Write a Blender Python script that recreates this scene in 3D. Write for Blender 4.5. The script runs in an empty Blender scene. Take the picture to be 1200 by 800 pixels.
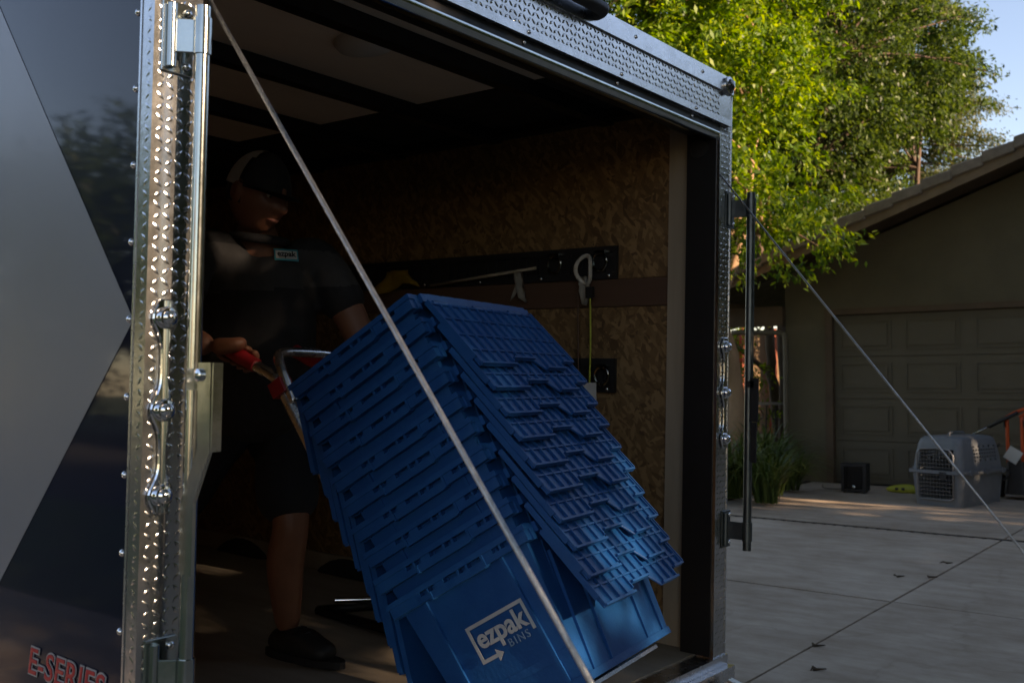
import bpy, bmesh, math, random
import numpy as np
from mathutils import Vector, Matrix, Euler
R = math.radians
random.seed(7); rng = np.random.default_rng(11)
S = bpy.context.scene; C = S.collection

# ------------------------------------------------------------------ camera
PITCH, YAW = math.atan(50/1165), R(38.6)
cam_d = bpy.data.cameras.new('camera'); cam = bpy.data.objects.new('camera', cam_d); C.objects.link(cam)
cam.location = (-0.889, -1.507, 1.377)
cam.rotation_euler = Euler((R(90) + PITCH, 0, YAW - R(90)), 'XYZ')
cam_d.sensor_fit = 'HORIZONTAL'; cam_d.sensor_width = 36; cam_d.lens = 34.95
cam_d.clip_start = 0.05; cam_d.clip_end = 800
cam_d.dof.use_dof = True; cam_d.dof.focus_distance = 2.6; cam_d.dof.aperture_fstop = 6.3
S.camera = cam
# ------------------------------------------------------------------ sky, sun, exposure
SUN_EL, SUN_X, SUN_Y = R(21), 0.10, -0.995          # direction to the sun on plan
w = bpy.data.worlds.new('World'); S.world = w; w.use_nodes = True
nt = w.node_tree; sky = nt.nodes.new('ShaderNodeTexSky'); sky.sky_type = 'NISHITA'
sky.sun_disc = False; sky.sun_elevation = SUN_EL; sky.sun_rotation = math.atan2(SUN_X, SUN_Y)
sky.air_density = 1.0; sky.dust_density = 0.3; sky.ozone_density = 1.5
nt.links.new(sky.outputs[0], nt.nodes['Background'].inputs[0]); nt.nodes['Background'].inputs[1].default_value = 0.10
sd = bpy.data.lights.new('sun', 'SUN'); sun = bpy.data.objects.new('sun', sd); C.objects.link(sun)
sd.energy = 4.8; sd.angle = R(0.5); sd.color = (1, .83, .60)
to_sun = Vector((SUN_X*math.cos(SUN_EL), SUN_Y*math.cos(SUN_EL), math.sin(SUN_EL)))
sun.rotation_euler = to_sun.to_track_quat('Z', 'Y').to_euler(); sun.location = to_sun*30
S.view_settings.view_transform = 'Standard'; S.view_settings.look = 'None'
S.view_settings.exposure = 1.6; S.view_settings.use_white_balance = True; S.view_settings.white_balance_temperature = 7600; S.view_settings.white_balance_tint = 22; S.view_settings.gamma = 1; S.view_settings.use_curve_mapping = False
S.cycles.use_denoising = True; S.cycles.max_bounces = 10; S.cycles.diffuse_bounces = 7
S.cycles.transparent_max_bounces = 6; S.cycles.transmission_bounces = 4; S.cycles.glossy_bounces = 4
S.cycles.caustics_reflective = False; S.cycles.caustics_refractive = False; S.cycles.sample_clamp_indirect = 4

# ------------------------------------------------------------------ materials
MATS = {}
def mat(name, col, rough=.6, metal=0, var=.15, scale=6, bump=0, bscale=60, coat=0, col2=None, stretch=None, spec=.5):
    if name in MATS: return MATS[name]
    m = bpy.data.materials.new(name); m.use_nodes = True; t = m.node_tree; b = t.nodes['Principled BSDF']
    b.inputs['Roughness'].default_value = rough; b.inputs['Metallic'].default_value = metal
    b.inputs['Coat Weight'].default_value = coat; b.inputs['Coat Roughness'].default_value = .04
    b.inputs['Specular IOR Level'].default_value = spec
    tc = t.nodes.new('ShaderNodeTexCoord'); mp = t.nodes.new('ShaderNodeMapping')
    if stretch: mp.inputs['Scale'].default_value = stretch
    t.links.new(tc.outputs['Object'], mp.inputs[0])
    n = t.nodes.new('ShaderNodeTexNoise'); n.inputs['Scale'].default_value = scale; n.inputs['Detail'].default_value = 6; n.inputs['Roughness'].default_value = .62
    t.links.new(mp.outputs[0], n.inputs['Vector'])
    r = t.nodes.new('ShaderNodeValToRGB'); r.color_ramp.elements[0].position = .3; r.color_ramp.elements[1].position = .72
    c2 = col2 or tuple(min(1, c*(1+var)) for c in col)
    c1 = tuple(c*(1-var) for c in col) if not col2 else col
    r.color_ramp.elements[0].color = (*c1, 1); r.color_ramp.elements[1].color = (*c2, 1)
    t.links.new(n.outputs['Fac'], r.inputs[0]); t.links.new(r.outputs[0], b.inputs['Base Color'])
    if rough < .9:
        mr = t.nodes.new('ShaderNodeMapRange'); mr.inputs['To Min'].default_value = max(.02, rough*.8); mr.inputs['To Max'].default_value = min(1, rough*1.25)
        n3 = t.nodes.new('ShaderNodeTexNoise'); n3.inputs['Scale'].default_value = scale*2.7; n3.inputs['Detail'].default_value = 4
        t.links.new(mp.outputs[0], n3.inputs['Vector']); t.links.new(n3.outputs['Fac'], mr.inputs['Value']); t.links.new(mr.outputs[0], b.inputs['Roughness'])
    if bump:
        n2 = t.nodes.new('ShaderNodeTexNoise'); n2.inputs['Scale'].default_value = bscale; n2.inputs['Detail'].default_value = 5
        t.links.new(mp.outputs[0], n2.inputs['Vector'])
        bp = t.nodes.new('ShaderNodeBump'); bp.inputs['Strength'].default_value = bump; bp.inputs['Distance'].default_value = .01
        t.links.new(n2.outputs['Fac'], bp.inputs['Height']); t.links.new(bp.outputs[0], b.inputs['Normal'])
    MATS[name] = m; return m
def leafmat(name, cols, trans=.45, rough=.45):
    m = bpy.data.materials.new(name); m.use_nodes = True; t = m.node_tree; b = t.nodes['Principled BSDF']
    g = t.nodes.new('ShaderNodeNewGeometry'); r = t.nodes.new('ShaderNodeValToRGB')
    el = r.color_ramp.elements
    while len(el) < len(cols): el.new(.5)
    for i, c in enumerate(cols): el[i].position = i/(len(cols)-1); el[i].color = (*c, 1)
    t.links.new(g.outputs['Random Per Island'], r.inputs[0]); t.links.new(r.outputs[0], b.inputs['Base Color'])
    b.inputs['Roughness'].default_value = rough; b.inputs['Specular IOR Level'].default_value = .35
    tr = t.nodes.new('ShaderNodeBsdfTranslucent'); mx = t.nodes.new('ShaderNodeMixShader'); mx.inputs[0].default_value = trans
    hs = t.nodes.new('ShaderNodeHueSaturation'); hs.inputs['Value'].default_value = 1.5; hs.inputs['Hue'].default_value = .485; hs.inputs['Saturation'].default_value = 1.1
    t.links.new(r.outputs[0], hs.inputs['Color']); t.links.new(hs.outputs[0], tr.inputs[0])
    t.links.new(b.outputs[0], mx.inputs[1]); t.links.new(tr.outputs[0], mx.inputs[2])
    t.links.new(mx.outputs[0], t.nodes['Material Output'].inputs[0]); return m
def osbmat(name):
    m = bpy.data.materials.new(name); m.use_nodes = True; t = m.node_tree; b = t.nodes['Principled BSDF']
    tc = t.nodes.new('ShaderNodeTexCoord'); last = None
    for k, (ang, sc) in enumerate(((.35, 70), (-.8, 84), (1.35, 66), (2.3, 76))):
        m0 = t.nodes.new('ShaderNodeMapping'); m0.inputs['Rotation'].default_value = (ang, 0, 0); m0.inputs['Location'].default_value = (0, k*.37, k*.71); t.links.new(tc.outputs['Object'], m0.inputs[0])
        mp = t.nodes.new('ShaderNodeMapping'); mp.inputs['Scale'].default_value = (.4, .33, 1); t.links.new(m0.outputs[0], mp.inputs[0])
        v = t.nodes.new('ShaderNodeTexVoronoi'); v.inputs['Scale'].default_value = sc; t.links.new(mp.outputs[0], v.inputs['Vector'])
        if last is None: last = v.outputs['Color']
        else:
            sp_ = t.nodes.new('ShaderNodeSeparateColor'); t.links.new(v.outputs['Color'], sp_.inputs[0])
            gt = t.nodes.new('ShaderNodeMath'); gt.operation = 'GREATER_THAN'; gt.inputs[1].default_value = .62; t.links.new(sp_.outputs[2], gt.inputs[0])
            mx = t.nodes.new('ShaderNodeMixRGB'); t.links.new(gt.outputs[0], mx.inputs[0]); t.links.new(last, mx.inputs[1]); t.links.new(v.outputs['Color'], mx.inputs[2]); last = mx.outputs[0]
    bw = t.nodes.new('ShaderNodeRGBToBW'); t.links.new(last, bw.inputs[0])
    n = t.nodes.new('ShaderNodeTexNoise'); n.inputs['Scale'].default_value = 3; n.inputs['Detail'].default_value = 6; t.links.new(tc.outputs['Object'], n.inputs['Vector'])
    ad = t.nodes.new('ShaderNodeMath'); ad.operation = 'MULTIPLY_ADD'; ad.inputs[1].default_value = .5; t.links.new(n.outputs['Fac'], ad.inputs[0]); t.links.new(bw.outputs[0], ad.inputs[2])
    r = t.nodes.new('ShaderNodeValToRGB'); e = r.color_ramp.elements
    e[0].position = .35; e[0].color = (.085, .046, .019, 1); e[1].position = 1.15; e[1].color = (.25, .155, .072, 1)
    x = e.new(.55); x.color = (.130, .074, .031, 1); x = e.new(.85); x.color = (.175, .105, .046, 1)
    t.links.new(ad.outputs[0], r.inputs[0]); t.links.new(r.outputs[0], b.inputs['Base Color']); b.inputs['Roughness'].default_value = .6
    bp = t.nodes.new('ShaderNodeBump'); bp.inputs['Strength'].default_value = .35; bp.inputs['Distance'].default_value = .004
    t.links.new(bw.outputs[0], bp.inputs['Height']); t.links.new(bp.outputs[0], b.inputs['Normal']); return m
def concmat():
    m = bpy.data.materials.new('concrete'); m.use_nodes = True; t = m.node_tree; b = t.nodes['Principled BSDF']
    tc = t.nodes.new('ShaderNodeTexCoord')
    def noise(s, d=8, rough=.65, st=None):
        mp = t.nodes.new('ShaderNodeMapping'); t.links.new(tc.outputs['Object'], mp.inputs[0])
        if st: mp.inputs['Scale'].default_value = st
        n = t.nodes.new('ShaderNodeTexNoise'); n.inputs['Scale'].default_value = s; n.inputs['Detail'].default_value = d; n.inputs['Roughness'].default_value = rough
        t.links.new(mp.outputs[0], n.inputs['Vector']); return n.outputs['Fac']
    a = noise(.9, 8, .7); c = noise(5, 8, .7, (1.6, .5, 1)); f = noise(140, 3)
    r = t.nodes.new('ShaderNodeValToRGB'); e = r.color_ramp.elements
    e[0].position = .3; e[0].color = (.32, .245, .18, 1); e[1].position = .72; e[1].color = (.515, .43, .345, 1)
    t.links.new(a, r.inputs[0])
    r2 = t.nodes.new('ShaderNodeValToRGB'); r2.color_ramp.elements[0].position = .34; r2.color_ramp.elements[0].color = (.77, .73, .68, 1); r2.color_ramp.elements[1].position = .6; r2.color_ramp.elements[1].color = (1, 1, 1, 1)
    t.links.new(c, r2.inputs[0])
    mx = t.nodes.new('ShaderNodeMixRGB'); mx.blend_type = 'MULTIPLY'; mx.inputs[0].default_value = 1; t.links.new(r.outputs[0], mx.inputs[1]); t.links.new(r2.outputs[0], mx.inputs[2])
    v = t.nodes.new('ShaderNodeTexVoronoi'); v.feature = 'DISTANCE_TO_EDGE'; v.inputs['Scale'].default_value = .55
    nz = t.nodes.new('ShaderNodeTexNoise'); nz.inputs['Scale'].default_value = 2.5; nz.inputs['Detail'].default_value = 5; t.links.new(tc.outputs['Object'], nz.inputs['Vector'])
    va = t.nodes.new('ShaderNodeMixRGB'); va.inputs[0].default_value = .35; t.links.new(tc.outputs['Object'], va.inputs[1]); t.links.new(nz.outputs['Color'], va.inputs[2]); t.links.new(va.outputs[0], v.inputs['Vector'])
    r3 = t.nodes.new('ShaderNodeValToRGB'); r3.color_ramp.elements[0].position = .0; r3.color_ramp.elements[0].color = (.55, .5, .45, 1); r3.color_ramp.elements[1].position = .006; r3.color_ramp.elements[1].color = (1, 1, 1, 1)
    t.links.new(v.outputs[0], r3.inputs[0])
    m2 = t.nodes.new('ShaderNodeMixRGB'); m2.blend_type = 'MULTIPLY'; m2.inputs[0].default_value = .3; t.links.new(mx.outputs[0], m2.inputs[1]); t.links.new(r3.outputs[0], m2.inputs[2])
    t.links.new(m2.outputs[0], b.inputs['Base Color']); b.inputs['Roughness'].default_value = .85
    bp = t.nodes.new('ShaderNodeBump'); bp.inputs['Strength'].default_value = .25; bp.inputs['Distance'].default_value = .004; t.links.new(f, bp.inputs['Height']); t.links.new(bp.outputs[0], b.inputs['Normal'])
    return m
M = dict(
 navy=mat('navy_paint', (.003, .006, .020), .3, 0, .1, 3, .01, 2.2, coat=.65, spec=.03),
 silver=mat('silver_vinyl', (.215, .222, .25), .35, .2, .05, 2, .008, 2, coat=.12),
 alu=mat('aluminium', (.62, .64, .67), .26, 1, .1, 9, .04, 40),
 plate=mat('tread_plate', (.50, .51, .52), .21, 1, .14, 12, .04, 70),
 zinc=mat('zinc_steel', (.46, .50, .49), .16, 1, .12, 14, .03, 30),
 shadezinc=mat('shaded_zinc', (.12, .14, .145), .4, 1, .2, 14, .03, 30),  # zinc darkened: the far bar's dim reflections put into its colour
 cagewire=mat('cage_wire', (.22, .23, .24), .4, .5),
 steel=mat('cable_steel', (.50, .50, .50), .38, 1, .2, 60, .3, 400),
 chrome=mat('chrome', (.78, .8, .83), .07, 1, .03),
 black=mat('black_metal', (.008, .008, .009), .45, 0, .3, 10),
 darkstrip=mat('near_black', (.012, .012, .013), .7, 0, .3, 8),
 blackpl=mat('black_plastic', (.012, .012, .013), .5, 0, .3, 10, .05, 90),
 rubber=mat('black_rubber', (.015, .015, .016), .75, 0, .3, 10),
 osb=osbmat('oriented_strand_board'), concrete=concmat(),
 ply=mat('plywood', (.24, .20, .15), .7, 0, .2, 5, .1, 40, stretch=(1, .12, 1), col2=(.40, .34, .27)),
 pine=mat('pine_trim', (.24, .20, .15), .6, 0, .2, 8, .1, 60, stretch=(1, 1, .1), col2=(.36, .30, .23)),
 band=mat('brown_board', (.085, .045, .028), .6, 0, .2, 6, .1, 60, stretch=(1, .1, 1)),
 luan=mat('ceiling_panel', (.72, .64, .55), .6, 0, .08, 3),
 blue=mat('blue_plastic', (.0004, .060, .225), .42, 0, .18, 13, .08, 120, spec=.32, col2=(.006, .085, .27)),
 white=mat('white_print', (.40, .43, .46), .6, 0, .12, 30),
 greyprint=mat('grey_print', (.12, .22, .36), .6, 0, .12, 30),
 offwhite=mat('white_plastic', (.6, .6, .58), .5, 0, .06),
 red=mat('red_grip', (.32, .012, .018), .5, 0, .15, 20),
 redink=mat('red_lettering', (.42, .012, .02), .4), inkgrey=mat('grey_outline', (.32, .32, .33), .45),
 redlens=mat('red_lens', (.30, .01, .01), .15), clear=mat('clear_lens', (.55, .56, .58), .08, .6),
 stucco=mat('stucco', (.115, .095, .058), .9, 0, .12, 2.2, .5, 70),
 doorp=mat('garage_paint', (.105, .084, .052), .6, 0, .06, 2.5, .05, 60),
 trim=mat('brown_trim', (.10, .062, .035), .75, 0, .2, 4, .15, 30),
 barge=mat('barge_paint', (.20, .135, .085), .75, 0, .2, 4, .15, 30),
 tile=mat('roof_tile', (.16, .125, .10), .9, 0, .3, 7, .4, 40, col2=(.27, .22, .18)),
 pipe=mat('downpipe_paint', (.13, .105, .07), .6, 0, .1),
 crate=mat('grey_crate_plastic', (.15, .165, .18), .55, 0, .12, 4, .05, 60),
 yellow=mat('yellow_green_plastic', (.36, .36, .03), .5, 0, .1),
 mustard=mat('mustard_cloth', (.45, .28, .03), .85, 0, .2, 20), rope=mat('lime_rope', (.38, .40, .05), .8, 0, .2, 80),
 cloth=mat('pale_cloth', (.42, .40, .36), .9, 0, .25, 20), orange=mat('orange_paint', (.55, .07, .012), .4, 0, .15),
 skin=mat('skin', (.22, .092, .052), .5, 0, .12, 12, .06, 90), shirt=mat('black_shirt', (.012, .013, .016), .85, 0, .2, 12, .8, 9),
 shirt_grey=mat('grey_shirt_band', (.045, .045, .048), .85, 0, .2, 12, .8, 9),
 shorts=mat('dark_shorts', (.010, .012, .017), .9, 0, .2, 10, .3, 18), shoe=mat('black_shoe', (.012, .012, .012), .6, 0, .3, 20),
 capw=mat('cap_mesh', (.42, .40, .36), .8, 0, .1, 60), hair=mat('dark_hair', (.015, .011, .009), .7), eye=mat('eye_white', (.5, .48, .45), .25),
 lip=mat('lip', (.28, .10, .075), .5), teal=mat('teal_patch', (.03, .36, .45), .6),
 bark=mat('bark', (.06, .038, .025), .9, 0, .35, 9, .9, 14, stretch=(1, 1, .25), col2=(.14, .09, .06)),
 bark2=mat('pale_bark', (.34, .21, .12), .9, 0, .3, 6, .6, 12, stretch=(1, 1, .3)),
 soil=mat('soil', (.06, .045, .03), .95, 0, .4, 3, .6, 20), grass=mat('lawn', (.06, .09, .025), .95, 0, .4, 2, .6, 25),
 asphalt=mat('asphalt', (.05, .05, .05), .9, 0, .2, 3, .3, 80), tan=mat('tan_wall', (.20, .13, .07), .9, 0, .1, 3, .3, 40),
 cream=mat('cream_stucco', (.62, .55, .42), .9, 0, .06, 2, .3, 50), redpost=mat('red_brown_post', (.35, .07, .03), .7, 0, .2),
 glass=mat('window_glass', (.03, .035, .04), .05, 0, .1, coat=.5), litter=mat('dry_leaf', (.05, .035, .02), .9),
)
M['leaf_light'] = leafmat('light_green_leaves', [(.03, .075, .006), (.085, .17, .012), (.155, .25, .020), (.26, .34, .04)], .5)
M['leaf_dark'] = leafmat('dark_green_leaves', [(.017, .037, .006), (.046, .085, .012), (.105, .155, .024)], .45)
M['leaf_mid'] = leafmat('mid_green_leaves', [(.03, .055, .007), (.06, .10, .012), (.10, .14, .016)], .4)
M['needle'] = leafmat('conifer_sprays', [(.035, .06, .015), (.08, .105, .025), (.14, .13, .045)], .35)
M['strap'] = leafmat('strap_leaves', [(.03, .06, .014), (.06, .10, .022), (.11, .15, .04)], .3, .35)

# ------------------------------------------------------------------ mesh helpers
def obj(name, bm_or_me, m, parent=None, smooth=False, bevel=0, auto=None):
    if isinstance(bm_or_me, bmesh.types.BMesh):
        bm = bm_or_me
        if bevel:
            ed = [e for e in bm.edges if len(e.link_faces) == 2 and e.calc_face_angle(0) > .6]
            bmesh.ops.bevel(bm, geom=ed, offset=bevel, segments=1, affect='EDGES', profile=.5, clamp_overlap=True)
        me = bpy.data.meshes.new(name); bm.normal_update(); bm.to_mesh(me); bm.free()
        if smooth:
            for p in me.polygons: p.use_smooth = True
            if auto: me.set_sharp_from_angle(angle=R(auto))
    else: me = bm_or_me
    if m is not None and not me.materials: me.materials.append(M[m] if isinstance(m, str) else m)
    o = bpy.data.objects.new(name, me); C.objects.link(o)
    if parent: o.parent = parent
    return o
def tag(o, label, cat, group=None):
    o['label'] = label; o['category'] = cat
    if group: o['group'] = group
    return o
def thing(name, label, cat, loc=(0, 0, 0), rz=0, group=None):
    o = bpy.data.objects.new(name, None); C.objects.link(o); o.location = loc; o.rotation_euler = (0, 0, rz); o.empty_display_size = .2
    return tag(o, label, cat, group)
def struct(o): o['kind'] = 'structure'; return o
def stuff(o): o['kind'] = 'stuff'; return o
def box(bm, lo, hi, mtx=None):
    (x0, y0, z0), (x1, y1, z1) = lo, hi
    v = [Vector(p) for p in ((x0,y0,z0),(x1,y0,z0),(x1,y1,z0),(x0,y1,z0),(x0,y0,z1),(x1,y0,z1),(x1,y1,z1),(x0,y1,z1))]
    if mtx: v = [mtx @ p for p in v]
    v = [bm.verts.new(p) for p in v]
    for f in ((3,2,1,0),(4,5,6,7),(0,1,5,4),(1,2,6,5),(2,3,7,6),(3,0,4,7)): bm.faces.new([v[i] for i in f])
def nb(): return bmesh.new()
def boxes(*bs):
    bm = nb()
    for lo, hi in bs: box(bm, lo, hi)
    return bm
def prism(bm, pts, d, mtx=None):          # polygon pts (3d, planar) extruded by vector d
    d = Vector(d); a = [Vector(p) for p in pts]; b = [p+d for p in a]
    if mtx: a = [mtx @ p for p in a]; b = [mtx @ p for p in b]
    a = [bm.verts.new(p) for p in a]; b = [bm.verts.new(p) for p in b]; n = len(a)
    bm.faces.new(a[::-1]); bm.faces.new(b)
    for i in range(n): bm.faces.new((a[i], a[(i+1) % n], b[(i+1) % n], b[i]))
    return bm
def smoothpath(pts, k=6):
    pts = [Vector(p) for p in pts]; out = []
    for i in range(len(pts)-1):
        p0 = pts[max(i-1, 0)]; p1 = pts[i]; p2 = pts[i+1]; p3 = pts[min(i+2, len(pts)-1)]
        for j in range(k):
            t = j/k; out.append(.5*((2*p1)+(p2-p0)*t+(2*p0-5*p1+4*p2-p3)*t*t+(3*p1-p0-3*p2+p3)*t**3))
    return out+[pts[-1]]
def tube(bm, pts, r, n=10, cap=True):
    pts = [Vector(p) for p in pts]; rs = r if hasattr(r, '__len__') else [r]*len(pts)
    rings = []; t = (pts[1]-pts[0]).normalized(); u = t.orthogonal().normalized()
    for i, p in enumerate(pts):
        t2 = (pts[min(i+1, len(pts)-1)]-pts[max(i-1, 0)]).normalized()
        u = (u - t2*u.dot(t2)); u = u.normalized() if u.length > 1e-6 else t2.orthogonal().normalized()
        q = t2.cross(u)
        rings.append([bm.verts.new(p+(u*math.cos(2*math.pi*k/n)+q*math.sin(2*math.pi*k/n))*rs[i]) for k in range(n)])
    for a, b in zip(rings, rings[1:]):
        for k in range(n): bm.faces.new((a[k], a[(k+1) % n], b[(k+1) % n], b[k]))
    if cap: bm.faces.new(rings[0][::-1]); bm.faces.new(rings[-1])
    return bm
def lathe(bm, prof, mtx=None, n=20):     # prof (r, h) about local z
    mtx = mtx or Matrix(); rings = []
    for r, h in prof:
        rings.append([bm.verts.new(mtx @ Vector((r*math.cos(2*math.pi*k/n), r*math.sin(2*math.pi*k/n), h))) for k in range(n)])
    for a, b in zip(rings, rings[1:]):
        for k in range(n): bm.faces.new((a[k], a[(k+1) % n], b[(k+1) % n], b[k]))
    bm.faces.new(rings[0][::-1]); bm.faces.new(rings[-1]); return bm
def mtx_axis(p, d): return Matrix.Translation(p) @ Vector(d).to_track_quat('Z', 'Y').to_matrix().to_4x4()
def evaluated(me, mods):
    o = bpy.data.objects.new('tmp', me); C.objects.link(o)
    for ty, kw in mods:
        md = o.modifiers.new(ty, ty)
        for k, v in kw.items(): setattr(md, k, v)
    dg = bpy.context.evaluated_depsgraph_get(); dg.update()
    out = bpy.data.meshes.new_from_object(o.evaluated_get(dg)); bpy.data.objects.remove(o); return out
def skin(verts, edges, radii, sub=2, root=0):
    me = bpy.data.meshes.new('tmp'); me.from_pydata([tuple(v) for v in verts], edges, [])
    o = bpy.data.objects.new('tmp', me); C.objects.link(o); o.modifiers.new('s', 'SKIN')
    for i, r in enumerate(radii):
        d = me.skin_vertices[0].data[i]; d.radius = (r, r) if not hasattr(r, '__len__') else r; d.use_root = (i == root)
    m = o.modifiers.new('u', 'SUBSURF'); m.levels = m.render_levels = sub
    dg = bpy.context.evaluated_depsgraph_get(); dg.update()
    out = bpy.data.meshes.new_from_object(o.evaluated_get(dg)); bpy.data.objects.remove(o); return out
def fuse(meshes, voxel, smooth=1):
    bm = nb()
    for me in meshes: bm.from_mesh(me)
    me = bpy.data.meshes.new('tmp'); bm.to_mesh(me); bm.free()
    out = evaluated(me, [('REMESH', dict(mode='VOXEL', voxel_size=voxel)), ('SMOOTH', dict(iterations=smooth, factor=.5))])
    for p in out.polygons: p.use_smooth = True
    return out
def text_mesh(body, size, ext=.0006, offset=0, shear=0, space=1, align='LEFT'):
    cu = bpy.data.curves.new('tmp', 'FONT'); cu.body = body; cu.size = size; cu.extrude = ext; cu.offset = offset; cu.shear = shear
    cu.space_character = space; cu.align_x = align; cu.resolution_u = 4
    o = bpy.data.objects.new('tmp', cu); C.objects.link(o)
    dg = bpy.context.evaluated_depsgraph_get(); dg.update()
    me = bpy.data.meshes.new_from_object(o.evaluated_get(dg)); bpy.data.objects.remove(o); return me
def remesh_name(me, name): me.name = name; me.materials.clear(); return me
def copy_tree(o, parent=None):
    c = o.copy(); C.objects.link(c); c.parent = parent
    for ch in o.children: copy_tree(ch, c)
    return c

# ------------------------------------------------------------------ ground and driveway
def gz(x): return .0105*(x-2.0)
bm = nb(); vs = [bm.verts.new((x, y, gz(max(-40, min(40, x)))-.13)) for x, y in ((-150,-150),(-40,-150),(40,-150),(150,-150))]
vt = [bm.verts.new((v.co.x, 150, v.co.z)) for v in vs]
for i in range(3): bm.faces.new((vs[i], vs[i+1], vt[i+1], vt[i]))
struct(obj('ground', bm, 'grass'))
bed = boxes(((8.3, 3.62, gz(8.3)-.1), (12.6, 12, gz(11)+.02))); struct(obj('planting_bed', bed, 'soil'))
bm = boxes(((-2.45, -12.0, gz(-3)-.12), (11.82, 12, gz(-3)-.10)))
dw = struct(obj('driveway', bm, 'soil'))
for v in dw.data.vertices: v.co.z = gz(v.co.x) - (.10 if v.co.z < gz(-3)-.11 else .018)
XJ = [-2.4, .9, 2.55, 5.42, 8.27, 8.36, 11.78]; YJ = [-12, -6.3, -2.8, .53, 3.58, 7.5, 11.9]
for i in range(6):
    if i == 4: continue
    for j in range(6):
        if XJ[i] > 8 and YJ[j] > 3.4: continue
        bm = nb(); g = .009
        box(bm, (XJ[i]+g, YJ[j]+g, -.09), (XJ[i+1]-g, YJ[j+1]-g, 0))
        for v in bm.verts: v.co.z += gz(v.co.x) + random.uniform(-.0015, .0015)
        obj('concrete_slab', bm, 'concrete', dw, bevel=.006)
bm = nb()
for k in range(58):
    y = -2.4+k*.1; box(bm, (8.285, y, gz(8.3)-.03), (8.345, y+.06, gz(8.3)-.004))
box(bm, (8.272, -2.5, gz(8.3)-.03), (8.284, 3.5, gz(8.3)-.003)); box(bm, (8.346, -2.5, gz(8.3)-.03), (8.358, 3.5, gz(8.3)-.003))
obj('drain_grate', bm, 'black', dw)
bm = nb()
for (x, y, s) in ((6.9,.62,.06),(6.3,.56,.07),(6.2,.75,.06),(4.15,.52,.03),(3.75,.36,.04)):
    a = random.uniform(0, 6.3); d = Vector((math.cos(a), math.sin(a), 0))*s; p = Vector((x, y, gz(x)+.006)); d *= .6
    tube(bm, [p-d, p+d*.1+Vector((.01, .01, .008)), p+d], [.003, .006, .002], 5)
    tube(bm, [p-d*.3, p+Vector((.03, -.05, .004))], [.008, .003], 5)
stuff(tag(obj('leaf_litter', bm, 'litter'), 'dry twigs and leaf scraps lying along the driveway joint', 'litter'))
street = struct(obj('street', boxes(((-14, -150, gz(-8)-.125), (-2.5, 150, gz(-8)-.11))), 'asphalt'))

# ------------------------------------------------------------------ enclosed trailer
W, TL, TH = 2.15, 4.6, 1.86
TR = thing('enclosed_trailer', 'navy enclosed cargo trailer with silver chevron, open at the rear, ramp door lowered', 'trailer', (0, .018, .5))
TR.rotation_euler = (R(1.4), 0, 0)
def part(name, bm, m, parent=None, **k): return obj(name, bm, m, parent or TR, **k)
part('floor_deck', boxes(((.06, .055, -.06), (W-.05, TL-.05, 0))), 'ply')
part('floor_sill', boxes(((.02, -.02, -.07), (W-.02, .052, -.004)), ((.02, -.045, -.10), (W-.02, -.021, -.035))), 'alu', bevel=.004)
part('chassis_frame', boxes(((.1, .06, -.20), (.2, TL, -.062)), ((W-.2, .06, -.20), (W-.1, TL, -.062)), ((.2, .06, -.20), (W-.2, .12, -.08)), ((.2, 2.5, -.2), (W-.2, 2.6, -.08))), 'black')
# side walls: painted skin outside, board inside
part('side_skin', boxes(((0, .0005, -.10), (.012, TL, TH))), 'navy')
part('side_skin', boxes(((W-.012, .05, -.10), (W, TL, TH))), 'navy')
part('nose_skin', boxes(((0, TL+.001, -.10), (W, TL+.02, TH))), 'navy')
for X0, X1 in ((.014, .058),):
    part('wall_board', boxes(((X0, .10, 0.001), (X1, TL-.06, 1.80))), 'osb')
part('nose_board', boxes(((.06, TL-.05, 0.001), (W-.06, TL-.01, 1.8))), 'luan')
XI = 2.085
for y0, y1 in ((.192, 1.40), (1.404, 2.62), (2.624, 3.84), (3.844, TL-.06)):
    for z0, z1 in ((.082, 1.14), (1.24, 1.80)):
        part('wall_board', boxes(((XI, y0, z0), (W-.014, y1, z1))), 'osb', bevel=.002)
for y0, y1 in ((.192, 2.2), (2.203, TL-.06)):
    part('rub_board', boxes(((XI-.006, y0, 1.142), (W-.015, y1, 1.238))), 'band', bevel=.003)
    part('kick_board', boxes(((XI-.012, y0-.08, .001), (W-.015, y1, .08))), 'pine', bevel=.003)
part('end_trim', boxes(((XI-.016, .108, .081), (W-.02, .19, 1.76))), 'pine', bevel=.003)
part('door_jamb', boxes(((W-.1115, -.0005, 0), (W-.02, .106, 1.715))), 'black', bevel=.003)
part('door_jamb', boxes(((.03, .012, 0), (.085, .10, 1.76))), 'black', bevel=.004)
part('roof_skin', boxes(((.0, -.01, TH+.012), (W, TL+.02, TH+.03))), 'alu')
part('ceiling_panel', boxes(((.08, .08, 1.842), (1.62, TL-.1, 1.85))), 'luan')
part('dark_ceiling_strip', boxes(((1.622, .06, 1.838), (W-.015, TL-.06, 1.85))), 'darkstrip')  # near-black strip along the ceiling beyond the pale panel
part('top_rail', boxes(((XI-.05, .11, 1.802), (W-.016, TL-.06, 1.836))), 'black', bevel=.004)
for k in range(9):
    part('roof_bow', boxes(((.06, .428+.52*k, 1.79), (W-.02, .478+.52*k, 1.841))), 'black', bevel=.004)
bm = lathe(nb(), [(.085, 0), (.085, -.012), (.07, -.03), (.035, -.04), (.004, -.042)], Matrix.Translation((1.03, .585, 1.8415)) @ Matrix.Diagonal((.85, 1.25, 1, 1)), 28)
part('dome_light', bm, 'offwhite', smooth=True, auto=40)
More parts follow.
